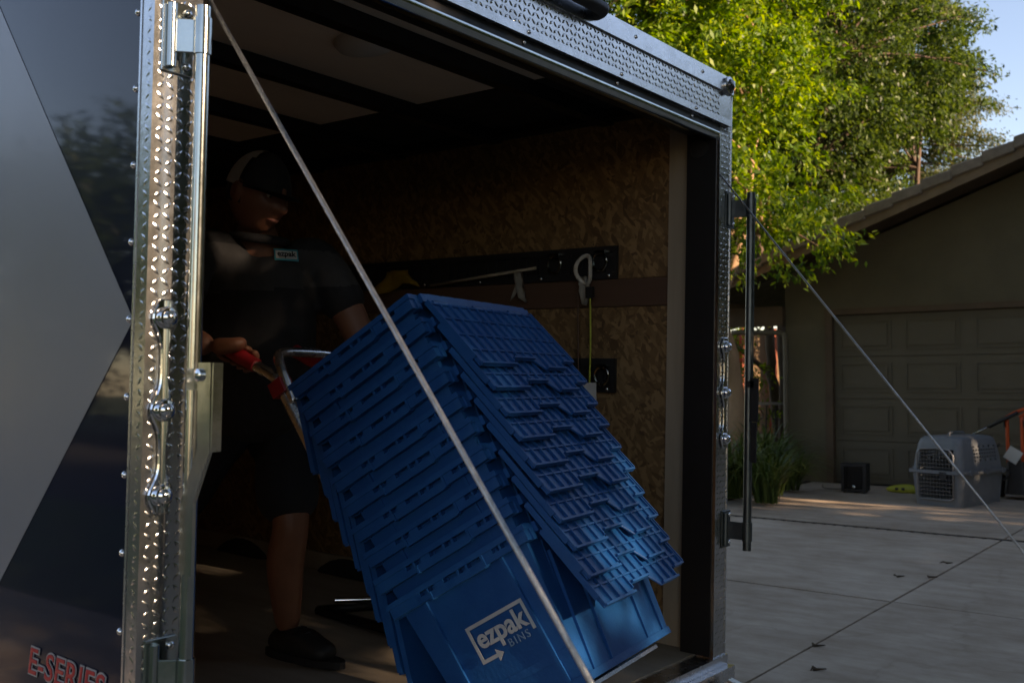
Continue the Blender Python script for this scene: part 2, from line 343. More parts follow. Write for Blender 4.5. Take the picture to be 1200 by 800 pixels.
# tie-down rails
def rail(y0, y1, z0, z1, name='tie_down_rail'):
    x0, x1 = XI-.016, XI-.0005; bm = nb(); h = z1-z0
    box(bm, (XI-.003, y0, z0), (x1, y1, z1))
    box(bm, (x0, y0, z0), (XI-.004, y1, z0+h*.2)); box(bm, (x0, y0, z1-h*.2), (XI-.004, y1, z1))
    y = y0
    while y < y1-.02:
        box(bm, (x0, y, z0+h*.2+.0005), (XI-.004, y+.018, z1-h*.2-.0005)); y += .05
    o = part(name, bm, 'blackpl', bevel=.002)
    y = y0+.03
    while y < y1: obj('rivet', lathe(nb(), [(.008, 0), (.008, .003), (.003, .006)], mtx_axis((x0, y, z0+h*.1), (-1, 0, 0)), 8), 'zinc', o, smooth=True); y += .3
rail(.398, 2.75, 1.24, 1.357); rail(.398, .79, .837, .958)
# ring of hardware on the rails
def dring(y, z):
    bm = nb(); pts = [(XI-.028, y+.028*math.cos(a), z+.032*math.sin(a)) for a in np.linspace(0, 6.283, 17)[:-1]]
    tube(bm, pts+[pts[0]], .005, 6); box(bm, (XI-.03, y-.02, z+.022), (XI-.017, y+.02, z+.042)); part('tie_ring', bm, 'zinc', smooth=True, auto=40)
dring(.46, 1.30); dring(.66, 1.30); dring(.445, .895)
# roof edge, header
part('header_trim', boxes(((-.005, -.022, 1.833), (W-.034, -.001, 1.876)), ((-.005, -.016, 1.877), (W-.034, .02, 1.889))), 'alu', bevel=.004)
part('header_plate', boxes(((.09, -.0135, 1.745), (W-.110, -.002, 1.832))), 'plate')
part('header_ledge', boxes(((.0, -.028, 1.722), (W-.058, -.0125, 1.743))), 'alu', bevel=.005)
part('header_beam', boxes(((.05, -.012, 1.70), (W-.05, .07, 1.7205))), 'black')
bm = tube(nb(), [(.05, .01, 1.695), (W-.055, .01, 1.695)], .022, 14); part('ramp_spring_tube', bm, 'zinc', smooth=True, auto=60)
part('header_back', boxes(((.05, .072, 1.70), (W-.06, .10, 1.84))), 'black')
def treads(bm, u0, u1, v0, v1, f, s=.018, wide=.0040, long=.0095, h=.0016):
    j = 0; v = v0+s*.5
    while v < v1:
        i = 0; u = u0+s*.5
        while u < u1:
            a = R(45) if (i+j) % 2 == 0 else R(-45); d = (math.cos(a), math.sin(a)); n = (-d[1], d[0])
            P = [f(u+d[0]*k*long, v+d[1]*k*long, 0) for k in (-1, 1)]; Q = [f(u+n[0]*k*wide, v+n[1]*k*wide, 0) for k in (-1, 1)]
            T = [f(u+d[0]*k*long*.5, v+d[1]*k*long*.5, h) for k in (-1, 1)]
            p0, p1, q0, q1, t0, t1 = [bm.verts.new(x) for x in (P[0], P[1], Q[0], Q[1], T[0], T[1])]
            for fc in ((p0, q0, t0), (t0, q0, t1), (t1, q0, p1), (p1, q1, t1), (t1, q1, t0), (t0, q1, p0)): bm.faces.new(fc)
            u += s; i += 1
        v += s; j += 1
    bmesh.ops.recalc_face_normals(bm, faces=bm.faces[:]); return bm
part_t = part('tread_pattern', treads(nb(), .09, W-.114, 1.745, 1.83, lambda u, v, h: Vector((u, -.0135-h*1.5, v))), 'plate', smooth=True); stuff(part_t)
for x, y, z in [(x, y, z) for x in (.62, 1.0, 1.42, 1.85) for z, y in ((1.733, -.028), (1.71, -.013))]+[(1.5, -.022, 1.86), (1.9, -.022, 1.86)]:
    part('screw', lathe(nb(), [(.006, 0), (.006, .002), (.002, .005)], mtx_axis((x, y, z), (0, -1, 0)), 8), 'chrome', smooth=True)
for x0, x1 in ((.82, 1.04), (1.06, 1.30)):
    bm = tube(nb(), smoothpath([(x0, -.02, 1.868), (x0+.012, -.046, 1.868), (x0+.04, -.054, 1.868), (x1-.04, -.054, 1.868), (x1-.012, -.046, 1.868), (x1, -.02, 1.868)], 4), .019, 12)
    part('light_bar', bm, 'blackpl', smooth=True, auto=50)
for x in (.06, W-.078):
    o = part('marker_light', lathe(nb(), [(.022, 0), (.022, .01), (.017, .018), (.004, .022)], mtx_axis((x, -.022, 1.855), (0, -1, 0)), 18), 'glass', smooth=True, auto=40)
    obj('bezel', lathe(nb(), [(.029, 0), (.029, .008), (.0225, .011)], mtx_axis((x, -.0225, 1.855), (0, -1, 0)), 18), 'alu', o, smooth=True, auto=40)
# rear corner posts: folded tread plate with rounded flutes
def post(x0, x1, yf, name):
    p = part(name, boxes(((x0, yf, -.09), (x1, -.0015, 1.8325)), ((max(x0, .014), -.001, -.09), (min(x1, W-.014), .05, 1.72))), 'plate', bevel=.005)
    bm = treads(nb(), x0+.006, x1-.004, -.08, 1.72, lambda u, v, h: Vector((u, yf-h, v)))
    if x0 < 1:
        b2 = treads(nb(), yf+.004, -.012, -.08, 1.72, lambda u, v, h: Vector((x0-h*.7, u, v))); m2 = bpy.data.meshes.new('tmp'); b2.to_mesh(m2); b2.free(); bm.from_mesh(m2)
    o = obj('tread_pattern', bm, 'plate', p, smooth=True); stuff(o)
    return p
YN, YF = -.036, -.012
pn = post(-.004, .086, YN, 'corner_post'); pf = post(W-.108, W-.032, YF, 'corner_post')
part('corner_trim', boxes(((-.0055, -.001, -.10), (-.0005, .004, 1.83))), 'alu', bevel=.001)
part('corner_trim', boxes(((W-.0315, -.014, -.10), (W-.026, -.0013, 1.83))), 'alu', bevel=.003)
for k in range(15):
    bm = lathe(nb(), [(.0065, 0), (.0065, .002), (.004, .005), (.001, .006)], mtx_axis((-.0005, .017, -.04+k*.128), (-1, 0, 0)), 10)
    part('screw', bm, 'chrome', smooth=True)
# tail lights: three chrome domes in one bezel
def tail(x, yf, zs):
    bm = nb(); zz = np.linspace(zs[2]-.03, zs[0]+.03, 44)
    half = [.007+.017*max(math.exp(-((z-c)/.026)**2) for c in zs) for z in zz]
    poly = [(x+h, yf-.002, z) for h, z in zip(half, zz)]+[(x-h, yf-.002, z) for h, z in list(zip(half, zz))[::-1]]
    prism(bm, poly, (0, -.007, 0)); bmesh.ops.recalc_face_normals(bm, faces=bm.faces[:])
    o = part('tail_light', bm, 'chrome', bevel=.002)
    for c in zs:
        obj('lens', lathe(nb(), [(.0185, 0), (.0185, .004), (.016, .010), (.012, .0105), (.012, .014), (.008, .018), (.002, .0195)], mtx_axis((x, yf-.0085, c), (0, -1, 0)), 22), 'chrome', o, smooth=True, auto=35)
tail(.028, YN, (.987, .836, .697)); tail(W-.062, YF, (1.0, .85, .70))
# lock bars that swing on the posts
def lockbar(pin, tb, yf, r, m):
    zt, zb = 1.452, .405; px, py = pin; tx, ty = tb
    bar = part('lock_bar', tube(nb(), [(tx, ty, zb-.06), (tx, ty, zt+.05)], r, 20), m, smooth=True, auto=60)
    d = Vector((tx-px, ty-py, 0)); n = Vector((-d.y, d.x, 0)).normalized()*.0025
    for zc in (zt, zb):
        b = boxes(((px-.014, yf-.005, zc-.06), (px+.045, yf-.0005, zc+.06)))
        P, Q = Vector((px, py, 0)), Vector((tx, ty, 0)); prism(b, [P-n, Q-n, Q+n, P+n], (0, 0, .056), Matrix.Translation((0, 0, zc-.028)))
        bmesh.ops.recalc_face_normals(b, faces=b.faces[:])
        obj('bracket', b, m, bar, bevel=.0015)
        obj('hinge_pin', tube(nb(), [(px, py, zc-.052), (px, py, zc+.052)], .0085, 14), m, bar, smooth=True, auto=60)
        obj('clamp_band', lathe(nb(), [(r+.0028, -.030), (r+.0028, .030)], Matrix.Translation((tx, ty, zc)), 20), m, bar, smooth=True, auto=60)
        for q in (-.045, .045): obj('bolt', lathe(nb(), [(.007, 0), (.007, .004), (.003, .006)], mtx_axis((px+.032, yf-.005, zc+q), (0, -1, 0)), 8), 'chrome', bar, smooth=True)
    return bar
bar = lockbar((.022, YN-.010), (.058, -.080), YN, .0125, 'zinc')
hd = nb(); hp = [(-.139, .915), (-.142, .775), (-.101, .690), (-.101, .575)]; hw = .017
L_ = [(y+hw, z) for y, z in hp]; R_ = [(y-hw, z) for y, z in hp]
for k in range(3): prism(hd, [(.038, *L_[k]), (.038, *L_[k+1]), (.038, *R_[k+1]), (.038, *R_[k])], (.006, 0, 0))
bmesh.ops.remove_doubles(hd, verts=hd.verts[:], dist=1e-5); bmesh.ops.recalc_face_normals(hd, faces=hd.faces[:])
box(hd, (.044, -.139, .87), (.050, -.084, .905)); box(hd, (.0385, -.1635, .775), (.056, -.1595, .915))
obj('handle', hd, 'zinc', bar)
obj('bolt', lathe(nb(), [(.010, 0), (.010, .005), (.004, .008)], mtx_axis((.038, -.127, .895), (-1, 0, 0)), 12), 'chrome', bar, smooth=True, auto=40)
bar = lockbar((W-.052, YF-.010), (W-.045, -.094), YF, .0135, 'shadezinc')
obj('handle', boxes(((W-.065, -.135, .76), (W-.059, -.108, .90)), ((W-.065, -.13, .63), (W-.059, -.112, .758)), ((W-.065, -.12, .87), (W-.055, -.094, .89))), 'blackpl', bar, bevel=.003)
# silver chevron on the side and the lettering
bm = prism(nb(), [(-.0006, y, z) for y, z in ((.006, .983), (.722, 1.845), (1.9, 1.845), (1.19, .983), (1.95, .02), (.87, .02))], (-.0004, 0, 0))
bmesh.ops.recalc_face_normals(bm, faces=bm.faces[:]); part('chevron_graphic', bm, 'silver')
mside = Matrix(((0, 0, -1, 0), (-1, 0, 0, 0), (0, 1, 0, 0), (0, 0, 0, 1)))      # text x -> -Y, y -> Z, out -> -X
for nm, off, mm, dx in (('lettering_outline', .0035, 'inkgrey', -.0018), ('lettering', .0004, 'redink', -.0032)):
    me = remesh_name(text_mesh('E-SERIES', .068, .0005, off, .18, 1.08), nm); o = part(nm, me, mm)
    o.matrix_local = Matrix.Translation((dx, .325, .345)) @ mside
part('side_seam', boxes(((-.003, 1.22, -.1), (-.0002, 1.25, 1.85))), 'navy', bevel=.001)
# ramp door on the ground behind, with its two cables
def trap(bm, pts, th):
    bm2 = prism(bm, pts, th); bmesh.ops.recalc_face_normals(bm2, faces=bm2.faces[:]); return bm2
rx = Matrix.Translation((0, -.05, -.05)) @ Matrix.Rotation(R(14.2), 4, 'X')
rd = nb(); box(rd, (.12, -1.72, -.045), (W-.12, -.02, -.005), rx); ramp = part('ramp_door', rd, 'ply', bevel=.003)
fr = nb()
for lo, hi in (((.09, -1.75, -.05), (.119, -.02, 0)), ((W-.119, -1.75, -.05), (W-.09, -.02, 0)), ((.12, -1.75, -.05), (W-.12, -1.721, 0))): box(fr, lo, hi, rx)
obj('ramp_frame', fr, 'alu', ramp)
for x in (.104, W-.104):
    e = rx @ Vector((x, -1.65, .004)); cab = part('ramp_cable', tube(nb(), [(x, .05, 1.635), e], .003 if x > 1 else .0042, 8), 'steel', smooth=True)
    obj('cable_end', tube(nb(), [e+Vector((0, .05, .06)), e], .009, 10), 'zinc', cab, smooth=True)
    obj('cable_pulley', lathe(nb(), [(.03, -.012), (.034, -.006), (.034, .006), (.03, .012)], mtx_axis((x, .06, 1.65), (1, 0, 0)), 18), 'blackpl', cab, smooth=True, auto=40)
# running gear
for sx, x in ((-1, .0), (1, W)):
    for y in (1.75, 2.5):
        c_ = (x-sx*.02, y, -.24); wh = part('wheel', lathe(nb(), [(.2, -.09), (.29, -.085), (.315, -.06), (.315, .06), (.29, .085), (.2, .09)], mtx_axis(c_, (sx, 0, 0)), 32), 'rubber', smooth=True, auto=40)
        obj('rim', lathe(nb(), [(.199, -.05), (.199, .06), (.15, .03), (.06, .05), (.02, .06)], mtx_axis(c_, (sx, 0, 0)), 24), 'alu', wh, smooth=True, auto=40)
    bm = nb(); pr = [(1.33, 0), (1.45, .24), (1.62, .28), (2.63, .28), (2.8, .24), (2.92, 0)]
    for (a, b), (c2, d2) in zip(pr, pr[1:]): prism(bm, [(0, a, b-.1), (0, c2, d2-.1), (0, c2, d2-.085), (0, a, b-.085)], (sx*.2, 0, 0), Matrix.Translation((x+sx*.003, 0, 0)))
    bmesh.ops.recalc_face_normals(bm, faces=bm.faces[:]); part('fender', bm, 'alu')
bm = nb(); tube(bm, [(W/2-.6, TL, -.14), (W/2, TL+1.1, -.14)], .045, 8); tube(bm, [(W/2+.6, TL, -.14), (W/2, TL+1.1, -.14)], .045, 8); tube(bm, [(W/2, TL+.9, .3), (W/2, TL+.9, -.6)], .035, 10)
part('tow_tongue', bm, 'black')

# ------------------------------------------------------------------ nested blue bins on the hand truck
BL, BW, BH, PI_ = .55, .40, .325, .0625
SY, ST = R(8.77), R(30.76)
ex = Vector((math.cos(SY), math.sin(SY), 0)); ey = Vector((-math.sin(SY), math.cos(SY), 0)); ez = Vector((0, 0, 1))
uy = ey*math.cos(ST)-ez*math.sin(ST); uz = ez*math.cos(ST)+ey*math.sin(ST)
SO = Vector((.671, .033, 1.574))
SM = Matrix.Translation(SO) @ Matrix((ex, uy, uz)).transposed().to_4x4()
def bin_body():
    bm = nb(); t = .0035
    def ring(o, z): return [bm.verts.new(p) for p in ((o, o, z), (BL-o, o, z), (BL-o, BW-o, z), (o, BW-o, z))]
    rs = [ring(.020, -.002), ring(.050, -BH), ring(.050+t, -BH+t), ring(.020+t, -.002)]
    for a, b in ((0, 1), (2, 3), (3, 0)):
        for k in range(4): bm.faces.new((rs[b][k], rs[b][(k+1) % 4], rs[a][(k+1) % 4], rs[a][k]))
    bm.faces.new(rs[1][::-1]); bm.faces.new(rs[2])
    # stiffening ribs running down the ends and sides
    for x in (.085, BL-.085, BL*.5-.1, BL*.5+.1):
        for s in (0, 1):
            y0, y1 = (.022, .050); f = (lambda y: y) if s == 0 else (lambda y: BW-y)
            prism(bm, [(x, f(y0), -.06), (x, f(y1), -BH+.012), (x, f(y1-.006), -BH+.012), (x, f(y0-.008), -.06)], (.008, 0, 0))
    for y in (.085, BW-.093):
        for s in (0, 1):
            f = (lambda x: x) if s == 0 else (lambda x: BL-x)
            prism(bm, [(f(.024), y, -.06), (f(.050), y, -BH+.012), (f(.045), y, -BH+.012), (f(.016), y, -.06)], (0, .008, 0))
    for x0, x1, y0, y1 in ((.046, BL-.046, .046, .052), (.046, BL-.046, BW-.052, BW-.046), (.046, .052, .052, BW-.052), (BL-.052, BL-.046, .052, BW-.052)):
        box(bm, (x0, y0, -BH-.004), (x1, y1, -BH+.012))
    bmesh.ops.recalc_face_normals(bm, faces=bm.faces[:]); return bm
def bin_rim():
    bm = nb()
    for s in (0, 1):                                   # the two short ends: skirt with a row of slots
        X = (lambda a, b: (a, b)) if s == 0 else (lambda a, b: (BL-b, BL-a))
        def bx(x0, x1, y0, y1, z0, z1):
            q = X(x0, x1); box(bm, (q[0], y0, z0), (q[1], y1, z1))
        bx(0, .0195, .0, BW, -.009, .003)
        ys = [.052, .071, .076, .095, .122, .127, .165, .171, .190, .196, .235, .262, .280, .285, .305, .348]
        for a, b in ((.004, .052), (.071, .076), (.095, .127), (.165, .171), (.190, .196), (.235, .262), (.280, .285), (.305, .396)): bx(.003, .0195, a, b, -.019, -.0091)
        bx(.003, .0195, .004, .120, -.032, -.0191); bx(.001, .0195, .1202, .1262, -.034, -.0092); bx(.003, .0195, .1264, .275, -.036, -.0191); bx(.001, .0195, .2752, .281, -.037, -.0192); bx(.003, .0195, .2812, .396, -.032, -.0191)
        for y in (.012, .06, .18, .23, .33, .38): bx(.0195, .026, y, y+.004, -.031, -.01)
        for y0 in (.0, BW-.03): bx(.0196, .0355, y0, y0+.03, -.034, .002)          # corner lugs
    for s in (0, 1):                                   # the two long sides: hinge rail
        Y = (lambda a, b: (a, b)) if s == 0 else (lambda a, b: (BW-b, BW-a))
        q = Y(-.009, .0198); box(bm, (.036, q[0], -.020), (BL-.036, q[1], .001))
        for k in range(7):
            x = .075+k*.061; q = Y(-.004, .016); box(bm, (x, q[0], .0012), (x+.046, q[1], .006))
    return bm
LIDA = R(14.5)
def lid_mesh():
    bm = nb(); xs0, xs1 = .040, BL-.040; wl = xs1-xs0
    prof = ((0, .208), (.33, .208), (.36, .186), (.57, .186), (.63, .216), (.84, .216), (.87, .192), (1, .192))
    poly = [(xs0, 0, -.004), (xs1, 0, -.004)]+[(xs0+wl*u, 0, -d) for u, d in prof[::-1]]
    prism(bm, poly, (0, -.005, 0)); bmesh.ops.recalc_face_normals(bm, faces=bm.faces[:])
    for u in np.linspace(.0, .985, 13):
        dmin = min(np.interp(u+e, [p[0] for p in prof], [p[1] for p in prof]) for e in (0, .012))
        box(bm, (xs0+wl*u, -.0105, -dmin+.004), (xs0+wl*u+.004, -.0052, -.012))
    for z in (-.014, -.06, -.112, -.160): box(bm, (xs0+.002, -.0095, z-.004), (xs1-.002, -.0053, z))
    for (a, b), (c2, d2) in zip(prof, prof[1:]):        # rim along the interlocking edge
        if abs(b-d2) < 1e-6: box(bm, (xs0+wl*a+.001, -.0125, -b), (xs0+wl*c2-.001, -.0052, -b+.005))
    for x in (xs0-.004, xs1): box(bm, (x, -.0125, -.186), (x+.004, .001, -.008))
    for k in range(3): tube(bm, [(xs0+.03+k*.17, -.001, -.004), (xs0+.09+k*.17, -.001, -.004)], .006, 8)
    return bm
ordn = ('topmost', 'second from the top', 'third from the top', 'fourth from the top', 'fifth from the top', 'fifth from the bottom', 'fourth from the bottom', 'third from the bottom', 'second from the bottom', '')
m_body = m_rim = m_lid = None
for k in range(10):
    lab = 'blue nesting bin, %s of the tilted stack, split lids hanging open' % ordn[k] if k < 9 else 'bottom blue bin of the tilted stack, white ezpak bins print on its end'
    b = thing('plastic_bin', lab, 'bin', group='blue bins nested on the hand truck')
    jx, jy, jr = random.uniform(-.003, .003), random.uniform(-.003, .003), random.uniform(-.006, .006)
    b.matrix_world = SM @ Matrix.Translation((jx, jy, -PI_*k)) @ Matrix.Rotation(jr, 4, 'Z')
    if k == 0:
        o1 = obj('body', bin_body(), 'blue', b); m_body = o1.data
        o2 = obj('rim', bin_rim(), 'blue', b, bevel=.0014); m_rim = o2.data
        o3 = obj('lid', lid_mesh(), 'blue', b, bevel=.0012); m_lid = o3.data
    else:
        obj('body', m_body, None, b); obj('rim', m_rim, None, b); o3 = obj('lid', m_lid, None, b)
    o3.location = (0, -.006, -.018); o3.rotation_euler = (-LIDA-random.uniform(-.01, .015), 0, 0)
    o4 = obj('lid', m_lid, None, b); o4.matrix_local = Matrix.Translation((BL, BW+.006, -.018)) @ Matrix.Rotation(R(180), 4, 'Z') @ Matrix.Rotation(-R(14.5)-random.uniform(-.01, .015), 4, 'X')
    bottom = b
# printed mark on the bottom bin's end
a_end = math.atan2(.03, BH-.002)
pm = Matrix.Translation((.0205, .2, -.05)) @ Matrix.Rotation(-a_end, 4, 'Y') @ Matrix(((0, 0, -1, 0), (-1, 0, 0, 0), (0, 1, 0, 0), (0, 0, 0, 1)))
def flat(name, me_or_bm, m, off=.0): 
    o = obj(name, me_or_bm, m, bottom); o.matrix_local = pm @ Matrix.Translation((0, 0, off)); return o
LX, LZ, LW, LH, st = -.052, -.155, .158, .083, .0078           # lower left corner, width, height, stroke
bm = nb()
for x0, y0, x1, y1 in ((LX, LZ+LH-st, LX+LW, LZ+LH), (LX, LZ, LX+st, LZ+LH-st), (LX+LW-st, LZ+.016, LX+LW, LZ+LH-st), (LX+st, LZ, LX+.045, LZ+st)): box(bm, (x0, y0, .0006), (x1, y1, .0016))
prism(bm, [(LX+.043, LZ-.009, .0006), (LX+.060, LZ+.004, .0006), (LX+.043, LZ+.017, .0006)], (0, 0, .001))
flat('print_frame', bm, 'white')
me = remesh_name(text_mesh('ezpak', .062, .0005, .0016, 0, 1.0), 'lettering')
o = flat('lettering', me, 'white', .0012); o.matrix_local = pm @ Matrix.Translation((LX+.013, LZ+.030, .0012)) @ Matrix.Diagonal((.92, .95, 1, 1))
me = remesh_name(text_mesh('BINS', .024, .0005, 0, 0, 1.25), 'lettering')
o = flat('lettering', me, 'greyprint'); o.matrix_local = pm @ Matrix.Translation((LX+.080, LZ+.006, .0012))

# ------------------------------------------------------------------ hand truck
HT = thing('hand_truck', 'tilted aluminium hand truck with red grips carrying the blue bin stack', 'hand truck')
HT.matrix_world = SM
HY, HZ = .53, -PI_*9-BH-.012
for s, x in ((0, .14), (1, .41)):
    rl = obj('rail', tube(nb(), smoothpath([(x, HY-.05, HZ+.01), (x, HY-.023, -.35), (x, HY, .06), (x, HY+.010, .115), (x, HY+.045, .165), (x, HY+.115, .262)], 6), .0155, 14), 'alu', HT, smooth=True, auto=50)
    obj('grip', tube(nb(), smoothpath([(x, HY+.047, .170), (x, HY+.118, .268)], 6), [.019]*3+[.0205]+[.019]*2+[.0205], 14), 'red', HT, smooth=True, auto=50)
    obj('rail_clamp', boxes(((x-.022, HY-.022, .055), (x+.022, HY+.022, .095))), 'red', HT, bevel=.006)
bm = tube(nb(), smoothpath([(.14, HY-.018, .02), (.14, HY-.022, .11), (.155, HY-.018, .158), (.19, HY-.012, .176), (.275, HY-.01, .18), (.36, HY-.012, .176), (.395, HY-.018, .158), (.41, HY-.022, .11), (.41, HY-.018, .02)], 6), .013, 12)
obj('top_hoop', bm, 'alu', HT, smooth=True)
for zc in (-.15, -.40, -.66, -.84): obj('cross_bar', boxes(((.156, HY+.058*zc-.008, zc-.016), (.394, HY+.058*zc+.008, zc+.016))), 'alu', HT, bevel=.003)
obj('toe_plate', boxes(((.08, .08, HZ-.008), (.47, HY-.038, HZ)), ((.08, HY-.037, HZ-.008), (.47, HY-.03, HZ+.12))), 'alu', HT, bevel=.002)
AX = (HY+.025, HZ+.075)
obj('axle', tube(nb(), [(.02, *AX), (.53, *AX)], .009, 10), 'zinc', HT, smooth=True, auto=50)
obj('axle_bracket', boxes(((.125, HY-.034, AX[1]-.03), (.14, AX[0]+.02, AX[1]+.05)), ((.41, HY-.034, AX[1]-.03), (.425, AX[0]+.02, AX[1]+.05))), 'alu', HT, bevel=.002)
for x in (.045, .505):
    wv = obj('wheel', lathe(nb(), [(.065, -.024), (.105, -.03), (.122, -.018), (.125, 0), (.122, .018), (.105, .03), (.065, .024)], mtx_axis((x, *AX), (1, 0, 0)), 28), 'rubber', HT, smooth=True, auto=45)
    obj('rim', lathe(nb(), [(.064, -.02), (.05, -.026), (.018, -.03), (.018, .03), (.05, .026), (.064, .02)], mtx_axis((x, *AX), (1, 0, 0)), 20), 'offwhite', wv, smooth=True, auto=40)

# ------------------------------------------------------------------ the person at the handle
PR = thing('person', 'person in black shirt, dark shorts and cap gripping the hand truck inside the trailer', 'person', (1.05, 1.05, .52))
PO = Vector(PR.location)
V3 = Vector
J = dict(pelvis=V3((1.04, 1.08, 1.27)), belly=V3((1.01, 1.03, 1.42)), chest=V3((.965, .95, 1.67)), neck=V3((.93, .915, 1.815)), head0=V3((.912, .89, 1.88)),
  shL=V3((1.125, .865, 1.785)), elL=V3((1.20, .74, 1.50)), wrL=V3((1.13, .60, 1.37)),
  shR=V3((.775, .97, 1.785)), elR=V3((.63, .92, 1.52)), wrR=V3((.655, .735, 1.475)),
  hipL=V3((1.13, 1.06, 1.25)), knL=V3((1.085, .93, .95)), anL=V3((1.13, 1.0, .60)),
  hipR=V3((.95, 1.11, 1.25)), knR=V3((.86, 1.30, .95)), anR=V3((.84, 1.56, .64)))
def chain(names_r, edges):
    idx = {n: i for i, (n, p, r) in enumerate(names_r)}
    nx = {}                                          # split the tree of joints into simple chains, fused afterwards
    for a, b in edges: nx.setdefault(a, []).append(b)
    out = []; starts = [(names_r[0][0], None)]
    while starts:
        a, first = starts.pop(); path = [a]; b = first
        if b is None: b = nx.get(a, [None])[0]; starts += [(a, q) for q in nx.get(a, [])[1:]]
        while b is not None:
            path.append(b); ch = nx.get(b, [])
            starts += [(b, q) for q in ch[1:]]; b = ch[0] if ch else None
        R_ = [names_r[idx[q]][2] for q in path]
        if first is not None: R_[0] = min(min(R_[0]) if hasattr(R_[0], '__len__') else R_[0], .09)
        out.append(skin([names_r[idx[q]][1]-PO for q in path], [(i, i+1) for i in range(len(path)-1)], R_))
    return out
mid = lambda a, b, t=.5: J[a].lerp(J[b], t)
body = chain([('pelvis', J['pelvis'], (.12, .10)), ('belly', J['belly'], (.135, .115)), ('chest', J['chest'], (.15, .115)), ('neck', J['neck'], .060), ('head0', J['head0'], .058),
  ('shL', J['shL'], .066), ('uaL', mid('shL', 'elL'), .060), ('elL', J['elL'], .050), ('faL', mid('elL', 'wrL', .35), .049), ('wrL', J['wrL'], .029),
  ('shR', J['shR'], .066), ('uaR', mid('shR', 'elR'), .052), ('elR', J['elR'], .043), ('faR', mid('elR', 'wrR', .35), .049), ('wrR', J['wrR'], .030),
  ('hipL', J['hipL'], .09), ('thL', mid('hipL', 'knL'), .082), ('knL', J['knL'], .058), ('caL', mid('knL', 'anL', .35)+V3((0, .03, 0)), .066), ('anL', J['anL'], .038),
  ('hipR', J['hipR'], .09), ('thR', mid('hipR', 'knR'), .082), ('knR', J['knR'], .056), ('caR', mid('knR', 'anR', .35)+V3((0, .02, 0)), .059), ('anR', J['anR'], .038)],
  [('pelvis','belly'),('belly','chest'),('chest','neck'),('neck','head0'),('chest','shL'),('shL','uaL'),('uaL','elL'),('elL','faL'),('faL','wrL'),('chest','shR'),('shR','uaR'),('uaR','elR'),('elR','faR'),('faR','wrR'),
   ('pelvis','hipL'),('hipL','thL'),('thL','knL'),('knL','caL'),('caL','anL'),('pelvis','hipR'),('hipR','thR'),('thR','knR'),('knR','caR'),('caR','anR')])
# head: shaped sphere, facing out of the trailer and down towards the bins
HF = V3((.12, -.94, -.32)).normalized(); HR = HF.cross(V3((0, 0, 1))).normalized(); HU = HR.cross(HF).normalized()
HC = V3((.902, .872, 1.928)); HM = Matrix.Translation(HC-PO) @ Matrix((HR, HF, HU)).transposed().to_4x4()      # x right, y front, z up
bm = nb(); bmesh.ops.create_uvsphere(bm, u_segments=40, v_segments=28, radius=1)
def gauss(p, c, s): return math.exp(-((p[0]-c[0])**2/s[0]**2+(p[1]-c[1])**2/s[1]**2))
for v in bm.verts:
    x, y, z_ = v.co; x *= .076; y *= .098; z_ *= .118
    if z_ < -.02: k = (z_+.02)/-.098; x *= 1-.30*k*k; y *= 1-.10*k if y > 0 else 1-.45*k
    if y > .02:
        f = .0
        f += .034*gauss((x, z_), (0, -.022), (.014, .020)) + .014*gauss((x, z_), (0, .006), (.010, .03))       # nose
        f += .007*gauss((x, z_), (0, .036), (.05, .012))                                                     # brow
        f -= .012*(gauss((x, z_), (.030, .012), (.016, .012))+gauss((x, z_), (-.030, .012), (.016, .012)))    # sockets
        f += .008*gauss((x, z_), (0, -.056), (.022, .008)) + .010*gauss((x, z_), (0, -.092), (.024, .016))    # mouth, chin
        f += .006*(gauss((x, z_), (.042, -.018), (.018, .02))+gauss((x, z_), (-.042, -.018), (.018, .02)))    # cheeks
        y += f
    v.co = HM @ V3((x, y, z_))
me_h = bpy.data.meshes.new('tmp'); bm.to_mesh(me_h); bm.free()
bm = nb()
for s in (-1, 1):
    q = bmesh.ops.create_uvsphere(bm, u_segments=12, v_segments=8, radius=1)['verts']
    for v in q: v.co = HM @ V3((s*.078+v.co.x*.010+s*abs(v.co.y)*.004, -.008+v.co.y*.019, .0+v.co.z*.032))
me_e = bpy.data.meshes.new('tmp'); bm.to_mesh(me_e); bm.free()
# hands
def to_world(x, y, z): return SM @ V3((x, y, z))
g0, g1 = to_world(.14, HY+.055, .180), to_world(.14, HY+.118, .268); gd = (g1-g0).normalized(); gc = g0.lerp(g1, .5)
hn = V3((-.30, .25, .92)); hn = (hn-gd*hn.dot(gd)).normalized(); hs = gd.cross(hn).normalized()
def hand(gc, gd, hn, hs, wr, r=.020, sgn=1):
    out = []; palm = gc+hn*(r+.016)-hs*.012*sgn
    out.append(skin([p-PO for p in (wr, wr.lerp(palm, .55), palm, palm+hs*.03*sgn)], [(0,1),(1,2),(2,3)], [.028, (.034, .024), (.042, .022), (.036, .018)]))
    for i, (t, ln) in enumerate(((-.036, .92), (-.012, 1.0), (.012, .96), (.035, .80))):
        b0 = gc+gd*t; ps = []
        for a in (65, 20, -30, -85, -130): ps.append(b0+(hn*math.sin(R(a))+hs*sgn*math.cos(R(a)))*(r+.0085)*(1+.05*ln))
        out.append(skin([p-PO for p in ps], [(0,1),(1,2),(2,3),(3,4)], [.0105, .010, .0093, .0088, .0075]))
    ps = [palm-hs*.015*sgn+gd*.03, gc+gd*.055+hn*.012-hs*.024*sgn, gc+gd*.050-hn*.012-hs*.024*sgn, gc+gd*.03-hn*.028-hs*.006*sgn]
    out.append(skin([p-PO for p in ps], [(0,1),(1,2),(2,3)], [.015, .012, .0105, .009])); return out
hands = hand(gc, gd, hn, hs, J['wrR'])
